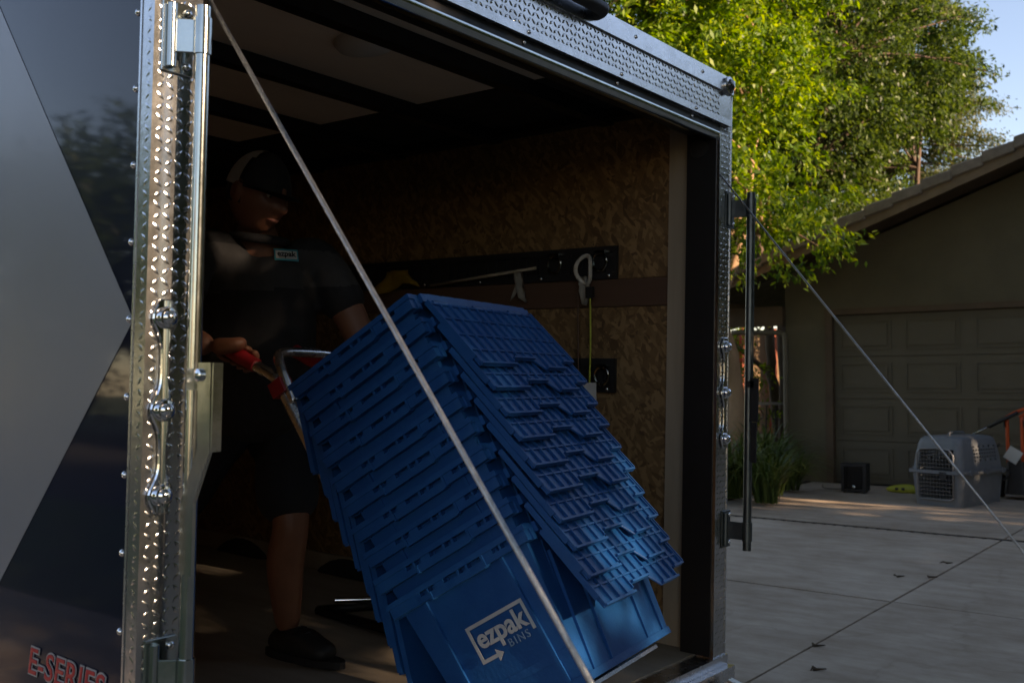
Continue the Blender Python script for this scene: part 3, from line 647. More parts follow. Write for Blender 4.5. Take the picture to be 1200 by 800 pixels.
lg = to_world(.36, HY-.012, .176); lg2 = V3((1.10, .52, 1.33))
hands += hand(lg2, V3((.9, .1, 0)).normalized(), V3((0, .3, .95)).normalized(), V3((0, -.95, .3)).normalized(), J['wrL'], .016)
me = fuse(body+[me_h, me_e]+hands, .0065, 2); remesh_name(me, 'body'); obj('body', me, 'skin', PR)
# eyes, lips, hair, cap
for s in (-1, 1):
    bm = nb(); q = bmesh.ops.create_uvsphere(bm, u_segments=12, v_segments=8, radius=.0115)
    for v in bm.verts: v.co = HM @ (v.co+V3((s*.031, .073, .012)))
    eo = obj('eye', bm, 'eye', PR, smooth=True)
    bm = nb(); bmesh.ops.create_uvsphere(bm, u_segments=10, v_segments=6, radius=.0055)
    for v in bm.verts: v.co = HM @ (v.co+V3((s*.031, .0805, .010)))
    obj('iris', bm, 'hair', eo, smooth=True)
bm = nb(); bmesh.ops.create_uvsphere(bm, u_segments=14, v_segments=8, radius=1)
for v in bm.verts: v.co = HM @ V3((v.co.x*.024, .088+v.co.y*.010-abs(v.co.x)**2*.012, -.055+v.co.z*.007))
obj('lips', bm, 'lip', PR, smooth=True)
def shell(zmin, k, ymax=1.0, ymin=-1.0):
    bm = nb(); bmesh.ops.create_uvsphere(bm, u_segments=32, v_segments=24, radius=1)
    kill = [v for v in bm.verts if v.co.z < zmin or v.co.y > ymax or v.co.y < ymin]; bmesh.ops.delete(bm, geom=kill, context='VERTS')
    for v in bm.verts: v.co = HM @ V3((v.co.x*.076*k, v.co.y*.098*k-.004, v.co.z*.118*k))
    return bm
obj('hair', shell(-.35, 1.03, .25), 'hair', PR, smooth=True)
capo = obj('cap', shell(.08, 1.11, 1.0, .10), 'shirt', PR, smooth=True)
obj('cap_mesh_back', shell(.08, 1.105, .12), 'capw', capo, smooth=True)
bm = nb(); n_ = 14; top = []; bot = []
for i in range(n_+1):
    a = R(200-i*220/n_) if False else R(-12+i*204/n_); cx, sy = math.cos(a), math.sin(a)
    inn = V3((cx*.080, sy*.104-.004, .026)); outp = V3((cx*.082, max(sy, 0)*.168+.0, .026-.014*max(sy, 0)-.010*abs(cx)*max(sy, 0)+.004))
    top.append((inn, outp))
for z0 in (0, -.004):
    pass
rows = [[bm.verts.new(HM @ (p+V3((0, 0, dz)))) for p in (a, b)] for dz in (0,) for a, b in top]
for r0, r1 in zip(rows, rows[1:]): bm.faces.new((r0[0], r0[1], r1[1], r1[0]))
bmesh.ops.solidify(bm, geom=bm.faces[:], thickness=.004); obj('cap_brim', bm, 'shirt', capo, smooth=True, auto=50)
# shirt, shorts, shoes, patch
def dl(a, b, t): return J[a].lerp(J[b], t)
sh = chain([('pelvis', J['pelvis']+V3((0, 0, -.09)), (.178, .150)), ('belly', J['belly'], (.205, .178)), ('chest', J['chest'], (.205, .155)), ('neck', J['chest'].lerp(J['neck'], .92), (.094, .084)),
  ('shL', J['shL']+V3((0, 0, .002)), .084), ('sl', dl('shL', 'elL', .45), .077), ('slL', dl('shL', 'elL', .72), .080), ('shR', J['shR'], .084), ('sr', dl('shR', 'elR', .45), .077), ('slR', dl('shR', 'elR', .72), .080)],
  [('pelvis','belly'),('belly','chest'),('chest','neck'),('chest','shL'),('shL','sl'),('sl','slL'),('chest','shR'),('shR','sr'),('sr','slR')])
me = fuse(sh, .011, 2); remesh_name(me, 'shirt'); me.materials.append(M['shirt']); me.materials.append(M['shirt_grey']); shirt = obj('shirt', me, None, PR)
for p in me.polygons:                                 # lighter grey on a band of faces across the chest and shoulders
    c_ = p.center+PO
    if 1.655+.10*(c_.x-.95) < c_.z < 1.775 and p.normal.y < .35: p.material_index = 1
obj('collar', tube(nb(), [J['neck']-PO+V3((.078*math.cos(a)+0, .070*math.sin(a)-.014, -.010+.010*math.sin(a))) for a in np.linspace(0, 6.283, 25)], .014, 8), 'shirt', shirt, smooth=True)
so = chain([('pelvis', J['pelvis']+V3((0, 0, -.03)), (.180, .145)), ('hipL', J['hipL'], .118), ('tL', dl('hipL', 'knL', .55), .110), ('kL', dl('hipL', 'knL', 1.02), .108), ('hipR', J['hipR'], .118), ('tR', dl('hipR', 'knR', .55), .110), ('kR', dl('hipR', 'knR', .98), .108)],
  [('pelvis','hipL'),('hipL','tL'),('tL','kL'),('pelvis','hipR'),('hipR','tR'),('tR','kR')])
me = fuse(so, .011, 2); remesh_name(me, 'shorts'); obj('shorts', me, 'shorts', PR)
for nm, an, toe in (('L', J['anL'], V3((.10, -.99, 0))), ('R', J['anR'], V3((-.15, -.98, 0)))):
    zf = .5+.0244*an.y; f = toe.normalized(); base = V3((an.x, an.y, zf))
    pts = [an+V3((0, 0, .03)), an+V3((0, 0, -.01)), base-f*.05+V3((0, 0, .045)), base+f*.05+V3((0, 0, .050)), base+f*.13+V3((0, 0, .042)), base+f*.19+V3((0, 0, .036))]
    me = fuse([skin([p-PO for p in pts], [(0,1),(1,2),(1,3),(3,4),(4,5),(2,3)], [.046, .048, (.048, .042), (.052, .046), (.054, .038), (.044, .030)])], .007, 2)
    remesh_name(me, 'shoe'); so_ = obj('shoe', me, 'shoe', PR)
    q = Matrix.Translation(base-PO) @ Matrix((V3((f.y, -f.x, 0)), f, V3((0, 0, 1)))).transposed().to_4x4()
    outl = [(.045*math.cos(a)*(1.0 if math.sin(a) > 0 else .85), .07+.165*math.sin(a), .001) for a in np.linspace(0, 6.283, 25)[:-1]]
    obj('sole', prism(nb(), outl, (0, 0, .022), q), 'rubber', so_)
    bm = nb()
    for k in range(4): tube(bm, [q @ V3((-.028, .05+.03*k, .095-.012*k)), q @ V3((0, .06+.03*k, .104-.012*k)), q @ V3((.028, .05+.03*k, .095-.012*k))], .003, 6)
    obj('lace', bm, 'blackpl', so_)
# chest patch, dropped onto the shirt's surface along the facing direction
bpy.context.view_layer.update()
pd = V3((-.52, -.84, .06)).normalized(); pr = pd.cross(V3((0, 0, 1))).normalized()*-1; pu = pd.cross(pr).normalized()*-1
start = V3((.922, .772, 1.741)); cdir = (start-V3(cam.location)).normalized()
ok, hit, nrm, _ = shirt.ray_cast(shirt.matrix_world.inverted() @ V3(cam.location), cdir)
hit = hit+PO if ok else start; nrm = (nrm.normalized()-cdir*.8).normalized() if ok else pd
px_ = V3((0, 0, 1)).cross(nrm).normalized(); pu = nrm.cross(px_).normalized()
PM = Matrix.Translation(hit-PO+nrm*.012) @ Matrix((px_, pu, nrm)).transposed().to_4x4()
bm = nb(); box(bm, (-.036, -.019, 0), (.036, .019, .002)); pa = obj('chest_patch', bm, 'teal', PR); pa.matrix_local = PM
obj('patch_field', boxes(((-.032, -.013, .0021), (.032, .013, .003))), 'offwhite', pa)
me = remesh_name(text_mesh('ezpak', .024, .0004, .0006, 0, 1, 'CENTER'), 'patch_lettering'); o = obj('patch_lettering', me, 'shorts', pa); o.location = (0, -.005, .0035)

# ------------------------------------------------------------------ loose things inside the trailer
def tz(y, z): return .5+z+.0244*y           # trailer height to world height
XR = 2.062
def ragmesh(y, z, w_, h, n=7, seed=0):
    r_ = random.Random(seed); bm = nb(); grid = []
    for i in range(n):
        row = []
        for j in range(n):
            u, v = i/(n-1), j/(n-1); ww = w_*(.55+.45*v+.15*math.sin(5*v+seed))
            row.append(bm.verts.new((XR-.012-.012*math.sin(9*u+3*v+seed)-.008*r_.random(), y+(u-.5)*ww+.01*r_.random(), tz(y, z)-v*h*(1+.25*math.sin(6*u+seed)))))
        grid.append(row)
    for i in range(n-1):
        for j in range(n-1): bm.faces.new((grid[i][j], grid[i+1][j], grid[i+1][j+1], grid[i][j+1]))
    bmesh.ops.solidify(bm, geom=bm.faces[:], thickness=.004); return bm
tag(obj('rag', ragmesh(.80, 1.285, .075, .10, seed=1), 'cloth', smooth=True), 'crumpled pale rag hanging from the middle of the black wall rail', 'rag')
tag(obj('rag', ragmesh(1.45, 1.315, .24, .075, seed=3), 'mustard', smooth=True), 'mustard yellow cloth tucked in the black wall rail beside the person', 'rag')
sp = thing('tie_strap', 'white tie strap looped on the wall rail with a thin lime cord hanging from it', 'strap', (XR, .50, tz(.5, 1.28)))
sl = []
for a in np.linspace(0, 6.283, 21): sl.append((-.02-.012*math.cos(2*a), .032*math.cos(a), -.005+.05*math.sin(a)))
obj('webbing_loop', tube(nb(), sl, .008, 6), 'cloth', sp, smooth=True)
rg = ragmesh(0, 0, .055, .085, 6, 5); bmesh.ops.translate(rg, verts=rg.verts[:], vec=(-XR, 0, -.5-.03)); obj('webbing_tail', rg, 'cloth', sp, smooth=True)
obj('buckle', boxes(((-.034, -.040, -.11), (-.018, -.012, -.07))), 'blackpl', sp, bevel=.003)
obj('cord', tube(nb(), smoothpath([(-.022, -.024, -.09), (-.02, -.024, -.25), (-.018, -.018, -.42)], 4), .0035, 6), 'rope', sp, smooth=True)
obj('cord_dark', tube(nb(), smoothpath([(-.020, .03, -.09), (-.016, .032, -.25), (-.018, .03, -.40)], 4), .003, 6), 'band', sp, smooth=True)
obj('tag', boxes(((-.022, -.048, -.475), (-.020, .008, -.41))), 'offwhite', sp)
bm = tube(nb(), [(XR-.02, .72, tz(.72, 1.29)), (XR-.025, 1.25, tz(1.25, 1.245))], .006, 8)
tag(obj('wood_stick', bm, 'pine', smooth=True), 'thin wooden stick wedged slanting in the black wall rail', 'stick')
fd = thing('folded_dolly', 'black folded dolly frame with chrome rod lying on the trailer floor', 'dolly', (1.62, 1.1, tz(1.1, 0)))
obj('frame_bar', tube(nb(), [(-.06, .26, .02), (-.12, -.30, .02)], .018, 8), 'black', fd, smooth=True)
obj('frame_bar', tube(nb(), [(-.06, .26, .02), (.16, .12, .02)], .016, 8), 'black', fd, smooth=True)
obj('frame_bar', tube(nb(), [(.16, .12, .02), (-.02, -.24, .02)], .016, 8), 'black', fd, smooth=True)
obj('chrome_rod', tube(nb(), [(.01, .25, .045), (.12, .15, .045)], .011, 10), 'chrome', fd, smooth=True, auto=50)

# ------------------------------------------------------------------ garage house
XW = 11.80; GZ = gz(XW); SL = .352                       # facade plane, floor, roof slope
EY, EZ = 3.20, 3.10                                      # a point on the barge's lower edge
RY = -.75                                                # ridge
def rz(y): return EZ+SL*(EY-y) if y > RY else EZ+SL*(EY-2*RY+y)
GH = thing('garage_house', 'tan stucco garage with tiled gable roof and closed panel door beyond the driveway', 'house', (XW, 0, GZ))
def gp(name, bm, m, parent=None, **k):
    for v in bm.verts: v.co -= Vector((XW, 0, GZ))
    return obj(name, bm, m, parent or GH, **k)
DL, DR, DT = 3.29, -1.60, 2.27                            # door left, right, top (world z)
bm = nb()
def slab(pts, m='stucco', d=(.16, 0, 0)):
    b = prism(nb(), pts, d); bmesh.ops.recalc_face_normals(b, faces=b.faces[:]); return b
XS = XW
LE, RE = 3.93, -5.2
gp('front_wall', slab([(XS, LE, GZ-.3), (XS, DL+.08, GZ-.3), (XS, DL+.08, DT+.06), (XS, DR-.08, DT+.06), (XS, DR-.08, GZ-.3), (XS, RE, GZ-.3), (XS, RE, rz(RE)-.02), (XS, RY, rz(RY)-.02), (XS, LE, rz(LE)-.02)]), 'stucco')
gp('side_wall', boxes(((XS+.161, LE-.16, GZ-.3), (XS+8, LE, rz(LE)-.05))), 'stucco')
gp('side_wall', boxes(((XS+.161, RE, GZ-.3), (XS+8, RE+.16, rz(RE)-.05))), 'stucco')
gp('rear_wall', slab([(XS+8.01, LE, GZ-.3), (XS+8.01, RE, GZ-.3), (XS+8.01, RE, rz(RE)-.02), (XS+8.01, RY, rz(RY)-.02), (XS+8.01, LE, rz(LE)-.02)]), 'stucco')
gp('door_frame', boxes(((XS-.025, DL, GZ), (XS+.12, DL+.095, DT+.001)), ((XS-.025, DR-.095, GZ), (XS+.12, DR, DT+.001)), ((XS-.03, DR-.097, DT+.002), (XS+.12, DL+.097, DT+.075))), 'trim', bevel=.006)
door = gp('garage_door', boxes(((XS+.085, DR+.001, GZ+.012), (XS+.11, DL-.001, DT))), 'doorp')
def dpart(name, bm, m, **k): return gp(name, bm, m, door, **k)
nrow, ncol = 4, 6; rh = (DT-GZ-.012)/nrow; cw = (DL-DR)/ncol
for i in range(nrow):
    z0 = GZ+.012+i*rh
    b = boxes(((XS+.055, DR+.003, z0+.004), (XS+.0845, DL-.003, z0+rh-.004)))
    dpart('door_section', b, 'doorp', bevel=.006)
    for j in range(ncol):
        y0 = DR+j*cw; a0, a1, b0, b1 = y0+.085, y0+cw-.085, z0+.085, z0+rh-.085
        pb = nb(); x0, x1 = XS+.0545, XS+.040
        # moulded frame and raised field
        for lo, hi in (((x1+.004, a0, b0), (x0, a1, b0+.018)), ((x1+.004, a0, b1-.018), (x0, a1, b1)), ((x1+.004, a0, b0+.0181), (x0, a0+.018, b1-.0181)), ((x1+.004, a1-.018, b0+.0181), (x0, a1, b1-.0181))): box(pb, lo, hi)
        box(pb, (x1+.002, a0+.05, b0+.05), (x0, a1-.05, b1-.05))
        dpart('door_panel', pb, 'doorp', bevel=.005)
dpart('bottom_seal', boxes(((XS+.06, DR+.01, GZ+.0005), (XS+.10, DL-.01, GZ+.0115))), 'rubber')
# roof: deck, soffit, barge board, row of edge tiles
LEV = 4.95; REV = -6.2; OV = .60
for y0, y1 in ((LEV, RY), (RY, REV)):
    b = prism(nb(), [(XS-OV+.05, y0, rz(y0)+.06), (XS-OV+.05, y1, rz(y1)+.06), (XS-OV+.05, y1, rz(y1)+.10), (XS-OV+.05, y0, rz(y0)+.10)], (8.6+OV, 0, 0)); bmesh.ops.recalc_face_normals(b, faces=b.faces[:])
    gp('roof_deck', b, 'tile')
    b = prism(nb(), [(XS-OV+.04, y0, rz(y0)+.02), (XS-OV+.04, y1, rz(y1)+.02), (XS-OV+.04, y1, rz(y1)+.055), (XS-OV+.04, y0, rz(y0)+.055)], (OV-.045, 0, 0)); bmesh.ops.recalc_face_normals(b, faces=b.faces[:])
    gp('soffit', b, 'trim')
    b = prism(nb(), [(XS-OV, y0, rz(y0)-.02), (XS-OV, y1, rz(y1)-.02), (XS-OV, y1, rz(y1)+.155), (XS-OV, y0, rz(y0)+.155)], (.038, 0, 0)); bmesh.ops.recalc_face_normals(b, faces=b.faces[:])
    gp('barge_board', b, 'barge')
ny = 0
for side in (1, -1):
    y = LEV+.04 if side == 1 else REV-.04
    sgn = -1 if side == 1 else 1
    while (y > RY+.1) if side == 1 else (y < RY-.1):
        y2 = y+sgn*.335; b = nb(); z0, z1 = rz(y), rz(y2)
        j = random.uniform(-.006, .006)
        b = prism(b, [(XS-OV-.045+j, y, z0+.105), (XS-OV-.045+j, y2-sgn*-.015, z1+.082), (XS-OV-.045+j, y2-sgn*-.015, z1+.205), (XS-OV-.045+j, y, z0+.245)], (.30, 0, 0))
        bmesh.ops.recalc_face_normals(b, faces=b.faces[:]); gp('rake_tile', b, 'tile', bevel=.014); y = y2
b = nb()
for k in range(22):
    y = LEV+.02
    x0 = XS-OV+.27+k*.38
    prism(b, [(x0+.19+.17*math.cos(a), y, rz(y)+.10+.085*math.sin(a)) for a in np.linspace(0, 3.1416, 9)], (0, -(LEV-RY), SL*(LEV-RY)))
    prism(b, [(x0+.19+.17*math.cos(a), REV, rz(REV)+.10+.085*math.sin(a)) for a in np.linspace(0, 3.1416, 9)], (0, RY-REV, SL*(RY-REV)))
bmesh.ops.recalc_face_normals(b, faces=b.faces[:]); stuff(gp('roof_tiles', b, 'tile'))
# breezeway beam, gutter, downpipe on the left corner
gp('breezeway_beam', boxes(((XS-.08, LE+.01, 2.16), (XS+.06, 7.5, 2.42))), 'trim', bevel=.01)
gp('fascia_board', boxes(((XS-OV+.05, LEV-.005, rz(LEV)-.06), (XS+8, LEV+.03, rz(LEV)+.10))), 'barge')
gp('downpipe', tube(nb(), smoothpath([(XS-.06, LE+.75, 2.09), (XS-.06, LE+.2, 2.07), (XS-.06, LE+.03, 2.05), (XS-.06, LE-.02, 1.95), (XS-.06, LE-.02, 1.2), (XS-.06, LE-.02, .35), (XS-.1, LE+.01, GZ+.15), (XS-.18, LE+.02, GZ+.08)], 5), .035, 10), 'pipe', smooth=True)
gp('breezeway_post', boxes(((XS-.05, 6.9, GZ-.1), (XS+.05, 7.0, 2.159))), 'trim')

# ------------------------------------------------------------------ things in front of the garage
CL, CW_, CH = .92, .60, .735
PC = thing('pet_crate', 'large grey plastic pet crate with wire door standing by the garage door', 'pet crate', (10.12, 1.31, gz(10.3)), math.atan2(-.25, .968))
def cz(z): return z
def tapered(x0, x1, y0, y1, z0, z1, t0, t1, r=.07, n=5, prof=None):      # rounded rectangle loft
    bm = nb(); rings = []
    for z, t in prof or ((z0, t0), (z0+(z1-z0)*.5, (t0+t1)/2), (z1, t1)):
        ring = []
        for cx, cy, a0 in ((x1-t-r, y1-t-r, 0), (x0+t+r, y1-t-r, 90), (x0+t+r, y0+t+r, 180), (x1-t-r, y0+t+r, 270)):
            for k in range(n): a = R(a0+90*k/(n-1)); ring.append(bm.verts.new((cx+r*math.cos(a), cy+r*math.sin(a), z)))
        rings.append(ring)
    for a, b in zip(rings, rings[1:]):
        for k in range(len(a)): bm.faces.new((a[k], a[(k+1) % len(a)], b[(k+1) % len(a)], b[k]))
    bm.faces.new(rings[0][::-1]); bm.faces.new(rings[-1]); return bm
def cut_mesh(bm, cutters):                                     # boolean by exact solver
    bmesh.ops.recalc_face_normals(bm, faces=bm.faces[:]); bmesh.ops.recalc_face_normals(cutters, faces=cutters.faces[:])
    me = bpy.data.meshes.new('tmp'); bm.to_mesh(me); bm.free()
    cm = bpy.data.meshes.new('tmp'); cutters.to_mesh(cm); cutters.free()
    co = bpy.data.objects.new('tmpc', cm); C.objects.link(co)
    out = evaluated(me, [('BOOLEAN', dict(operation='DIFFERENCE', solver='EXACT', object=co, use_self=True))]); bpy.data.objects.remove(co); return out
inner = lambda bm, *a: tapered(*a)
lower = tapered(0, CL, 0, CW_, 0, .36, .035, .01)
ct = tapered(.02, CL-.02, .02, CW_-.02, .02, .5, .035, .01, .06); bmesh.ops.recalc_face_normals(ct, faces=ct.faces[:])
box(ct, (-.1, .11, .075), (.12, CW_-.11, .5))
me = cut_mesh(lower, ct); me.name = 'lower_shell'; obj('lower_shell', me, 'crate', PC)
up_ = tapered(0, CL, 0, CW_, 0, 0, 0, 0, .085, 6, ((.362, .01), (.55, .032), (.66, .052), (.705, .068), (.728, .095), (.735, .13)))
ct = tapered(.02, CL-.02, .02, CW_-.02, 0, 0, 0, 0, .075, 6, ((.30, .01), (.55, .032), (.65, .052), (.69, .07), (.71, .10))); box(ct, (-.1, .11, .30), (.13, CW_-.11, .60))
for s in (0, 1):
    for i in range(9):
        for j in range(5):
            if (i+j) % 2 and j in (0, 4): continue
            x = .30+i*.053; z_ = .47+j*.036
            y0 = -.05 if s == 0 else CW_-.10
            box(ct, (x, y0, z_), (x+.034, y0+.15, z_+.022))
me = cut_mesh(up_, ct); me.name = 'upper_shell'; obj('upper_shell', me, 'crate', PC)
obj('flange', cut_mesh(tapered(-.02, CL+.02, -.02, CW_+.02, .345, .378, .0, .0, .08), tapered(.02, CL-.02, .02, CW_-.02, .3, .5, .0, .0, .06)), 'crate', PC)
bm = nb()
for i in range(12): y = .105+i*(CW_-.21)/11; tube(bm, [(.004, y, .08), (.004, y, .60-.10*abs(i/5.5-1)**2.5*.5)], .0026, 6)
for j in range(13): z_ = .085+j*.0405; tube(bm, [(.000, .105, z_), (.000, CW_-.105, z_)], .0026, 6)
gd_ = obj('wire_door', bm, 'cagewire', PC)
fr_ = [(.002, .10, .10), (.002, .13, .072), (.002, CW_-.13, .072), (.002, CW_-.10, .10), (.002, CW_-.095, .54), (.002, CW_-.14, .60), (.002, CW_/2, .612), (.002, .14, .60), (.002, .095, .54), (.002, .10, .10)]
obj('door_frame', tube(nb(), fr_, .009, 8), 'cagewire', gd_, smooth=True)
obj('latch', boxes(((-.02, .16, .30), (-.004, .24, .37))), 'blackpl', gd_, bevel=.006)
obj('carry_handle', tube(nb(), smoothpath([(.30, CW_/2, CH-.004), (.32, CW_/2, CH+.03), (.58, CW_/2, CH+.03), (.60, CW_/2, CH-.004)], 5), .012, 8), 'crate', PC, smooth=True)
bm = nb()
for x in (.12, .45, .78):
    for y in (-.03, CW_+.012): box(bm, (x, y, .335), (x+.05, y+.018, .395))
obj('side_clip', bm, 'crate', PC, bevel=.004)
# black heater box
HB = thing('space_heater', 'small black grilled heater box by the garage door', 'heater', (10.86, 2.56, gz(10.9)), R(8))
obj('casing', boxes(((0, 0, .02), (.24, .285, .05)), ((0, 0, .31), (.24, .285, .345)), ((0, 0, .051), (.24, .035, .309)), ((0, .25, .051), (.24, .285, .309)), ((.2, .036, .051), (.24, .249, .309))), 'blackpl', HB, bevel=.008)
for k in range(9): obj('grille_bar', boxes(((.006, .04+k*.0235, .052), (.014, .047+k*.0235, .308))), 'black', HB)
obj('foot', boxes(((.01, .02, 0), (.23, .06, .019)), ((.01, .225, 0), (.23, .265, .019))), 'blackpl', HB)
obj('knob', lathe(nb(), [(.018, 0), (.018, .01), (.01, .014)], mtx_axis((-.001, .14, .075), (-1, 0, 0)), 14), 'zinc', HB, smooth=True, auto=40)
obj('power_cord', tube(nb(), smoothpath([(.2, .27, .03), (.3, .5, .01), (.5, .62, .01), (.7, .66, .012)], 5), .005, 6), 'rubber', HB, smooth=True)
# yellow-green tool lying on the slab
YT = thing('garden_sprayer_head', 'yellow-green plastic tool lying on the ground behind the pet crate', 'tool', (11.22, 2.25, gz(11.2)), R(105))
bm = nb(); bmesh.ops.create_uvsphere(bm, u_segments=20, v_segments=12, radius=1)
for v in bm.verts: v.co = Vector((v.co.x*.19, v.co.y*.06*(1-.35*v.co.x), max(v.co.z, -.6)*.062*(1-.25*v.co.x)+.038))
obj('shell', bm, 'yellow', YT, smooth=True)
for x in (-.02, .05): obj('dark_slot', boxes(((x, .052, .035), (x+.035, .064, .065))), 'black', YT, bevel=.003)
for x in (-.02, .05): obj('dark_slot', boxes(((x, -.064, .035), (x+.035, -.052, .065))), 'black', YT, bevel=.003)
# pressure washer
PW = thing('pressure_washer', 'orange framed pressure washer with black handle and wand behind the pet crate', 'pressure washer', (11.32, .98, gz(11.3)), R(0))
for y in (.0, .15): obj('frame_upright', tube(nb(), smoothpath([(.06, y, .10), (.02, y, .5), (0, y, .92)], 4), .020, 10), 'orange', PW, smooth=True)
obj('frame_top', tube(nb(), smoothpath([(0, .02, .91), (0, -.09, .99), (-.02, -.19, 1.05)], 4), .022, 10), 'orange', PW, smooth=True)
obj('frame_top', tube(nb(), smoothpath([(.02, .17, .90), (0, .05, .97), (-.02, -.15, 1.05)], 4), .018, 10), 'orange', PW, smooth=True)
obj('handle', tube(nb(), smoothpath([(-.02, -.13, 1.03), (-.02, -.22, 1.07), (-.02, -.42, 1.10), (-.02, -.55, 1.06)], 5), .032, 10), 'blackpl', PW, smooth=True)
wd_ = obj('wand', tube(nb(), [(-.03, .03, .965), (-.05, .33, .80)], .021, 10), 'blackpl', PW, smooth=True)
obj('lance', tube(nb(), [(-.05, .33, .80), (-.07, .62, .65)], .007, 8), 'zinc', wd_, smooth=True)
obj('pump_housing', tapered(-.14, .2, -.10, .20, .06, .42, .02, .05, .05), 'blackpl', PW)
for y in (-.15, .24):
    wv = obj('wheel', lathe(nb(), [(.07, -.03), (.125, -.025), (.135, 0), (.125, .025), (.07, .03)], mtx_axis((.10, y, .136), (0, 1, 0)), 24), 'rubber', PW, smooth=True, auto=40)
    obj('rim', lathe(nb(), [(.068, -.032), (.03, -.034), (.03, .034), (.068, .032)], mtx_axis((.10, y, .136), (0, 1, 0)), 18), 'blackpl', wv)
obj('hose', tube(nb(), smoothpath([(-.1, .24, .42), (-.16, .30, .58), (-.16, .27, .42), (-.15, .1, .3), (-.16, .25, .2), (-.17, .3, .45), (-.14, .2, .62)], 6), .012, 8), 'rubber', PW, smooth=True)
b = boxes(((-.006, -.075, -.075), (0, .075, .075))); 
for v in b.verts: v.co = Matrix.Translation((-.16, .06, .50)) @ Matrix.Rotation(R(32), 4, 'X') @ v.co
obj('paper_tag', b, 'offwhite', PW)
obj('bracket', boxes(((-.03, -.03, .80), (.02, -.02, .88)), ((-.03, .17, .80), (.02, .18, .88))), 'blackpl', PW, bevel=.004)

# ------------------------------------------------------------------ vegetation
def leaves_mesh(name, centers, dirs, n_per, spread, size, m, droop=.3, aspect=.42, flat=.6, seed=1):
    g = np.random.default_rng(seed); nC = len(centers); N = nC*n_per
    c = np.repeat(centers, n_per, 0); d = np.repeat(dirs, n_per, 0)
    t = g.uniform(-.2, 1, (N, 1)); p = c+d*t*spread*1.5+g.normal(0, 1, (N, 3))*spread*np.array([.5, .5, .36])
    a = d*.6+g.normal(0, .6, (N, 3)); a[:, 2] -= droop; a /= np.linalg.norm(a, axis=1, keepdims=True)
    nrm = g.normal(0, flat, (N, 3))+np.array([0, 0, 1.]); s = np.cross(a, nrm); s /= np.linalg.norm(s, axis=1, keepdims=True)+1e-9
    L_ = size*g.uniform(.6, 1.3, (N, 1)); w_ = L_*aspect*.5
    up = np.cross(s, a)*L_*.10
    V = np.stack([p, p+a*L_*.45+s*w_-up*.0, p+a*L_-up, p+a*L_*.45-s*w_], 1).reshape(-1, 3)
    me = bpy.data.meshes.new(name); me.vertices.add(N*4); me.vertices.foreach_set('co', V.astype(np.float32).ravel())
    me.loops.add(N*4); me.loops.foreach_set('vertex_index', np.arange(N*4, dtype=np.int32))
    me.polygons.add(N); me.polygons.foreach_set('loop_start', np.arange(0, N*4, 4, dtype=np.int32))
    me.update(); me.validate(); me.materials.append(M[m]); return me
def crown_points(blobs, n, seed, shell=.55):
    g = np.random.default_rng(seed); vol = np.array([b[3]*b[4]*b[5] for b in blobs]); P, D = [], []
    for b, k in zip(blobs, np.maximum(1, (n*vol/vol.sum()).astype(int))):
        u = g.normal(0, 1, (k, 3)); u /= np.linalg.norm(u, axis=1, keepdims=True)
        r = g.uniform(shell**3, 1, (k, 1))**(1/3)*(1+.18*np.sin(u[:, :1]*7+u[:, 1:2]*5+seed)+.12*np.sin(u[:, 2:]*11))
        P.append(np.array(b[:3])+u*r*np.array(b[3:6])); D.append(u*.7+np.array([0, 0, -.1])+g.normal(0, .3, (k, 3)))
    P = np.concatenate(P); D = np.concatenate(D); D /= np.linalg.norm(D, axis=1, keepdims=True); return P, D
def tree(name, label, base, limbs, blobs, n_cl, n_per, spread, size, leaf, bark='bark', seed=1, group=None, droop=.3, aspect=.42, twigs=60, cat='tree', shell=.5, flat=.6):
    t = thing(name, label, cat, base, 0, group); B = Vector(base)
    bm = nb()
    for pts, r0, r1 in limbs:
        q = smoothpath([Vector(p)-B for p in pts], 5); g = random.Random(seed)
        q = [p+Vector((g.uniform(-1, 1), g.uniform(-1, 1), 0))*r0*.25 for p in q]
        tube(bm, q, list(np.linspace(r0, r1, len(q))), 9)
    P, D = crown_points(blobs, n_cl, seed, shell)
    ends = [Vector(p)-B for pts, r0, r1 in limbs for p in pts[1:]]
    g = random.Random(seed+5)
    for i in g.sample(range(len(P)), min(twigs, len(P))):
        e = Vector(P[i])-B; s_ = min(ends, key=lambda q: (q-e).length+max(0, (q.z-e.z))*1.0)
        mid_ = s_.lerp(e, .5)+Vector((g.uniform(-.2, .2), g.uniform(-.2, .2), g.uniform(-.05, .25)))
        tube(bm, smoothpath([s_, mid_, e], 3), [.032, .028, .024, .02, .016, .011, .006], 5, False)
    obj('trunk', bm, bark, t, smooth=True)
    obj('crown', leaves_mesh('crown', P-np.array(base), D, n_per, spread, size, leaf, droop, aspect, flat, seed), None, t)
    return t
camp = Vector(cam.location); fh = Vector((math.cos(YAW), math.sin(YAW), 0)); rt = Vector((math.sin(YAW), -math.cos(YAW), 0))
def at(lat, dep, z): p = camp+fh*dep+rt*lat; return (p.x, p.y, z)
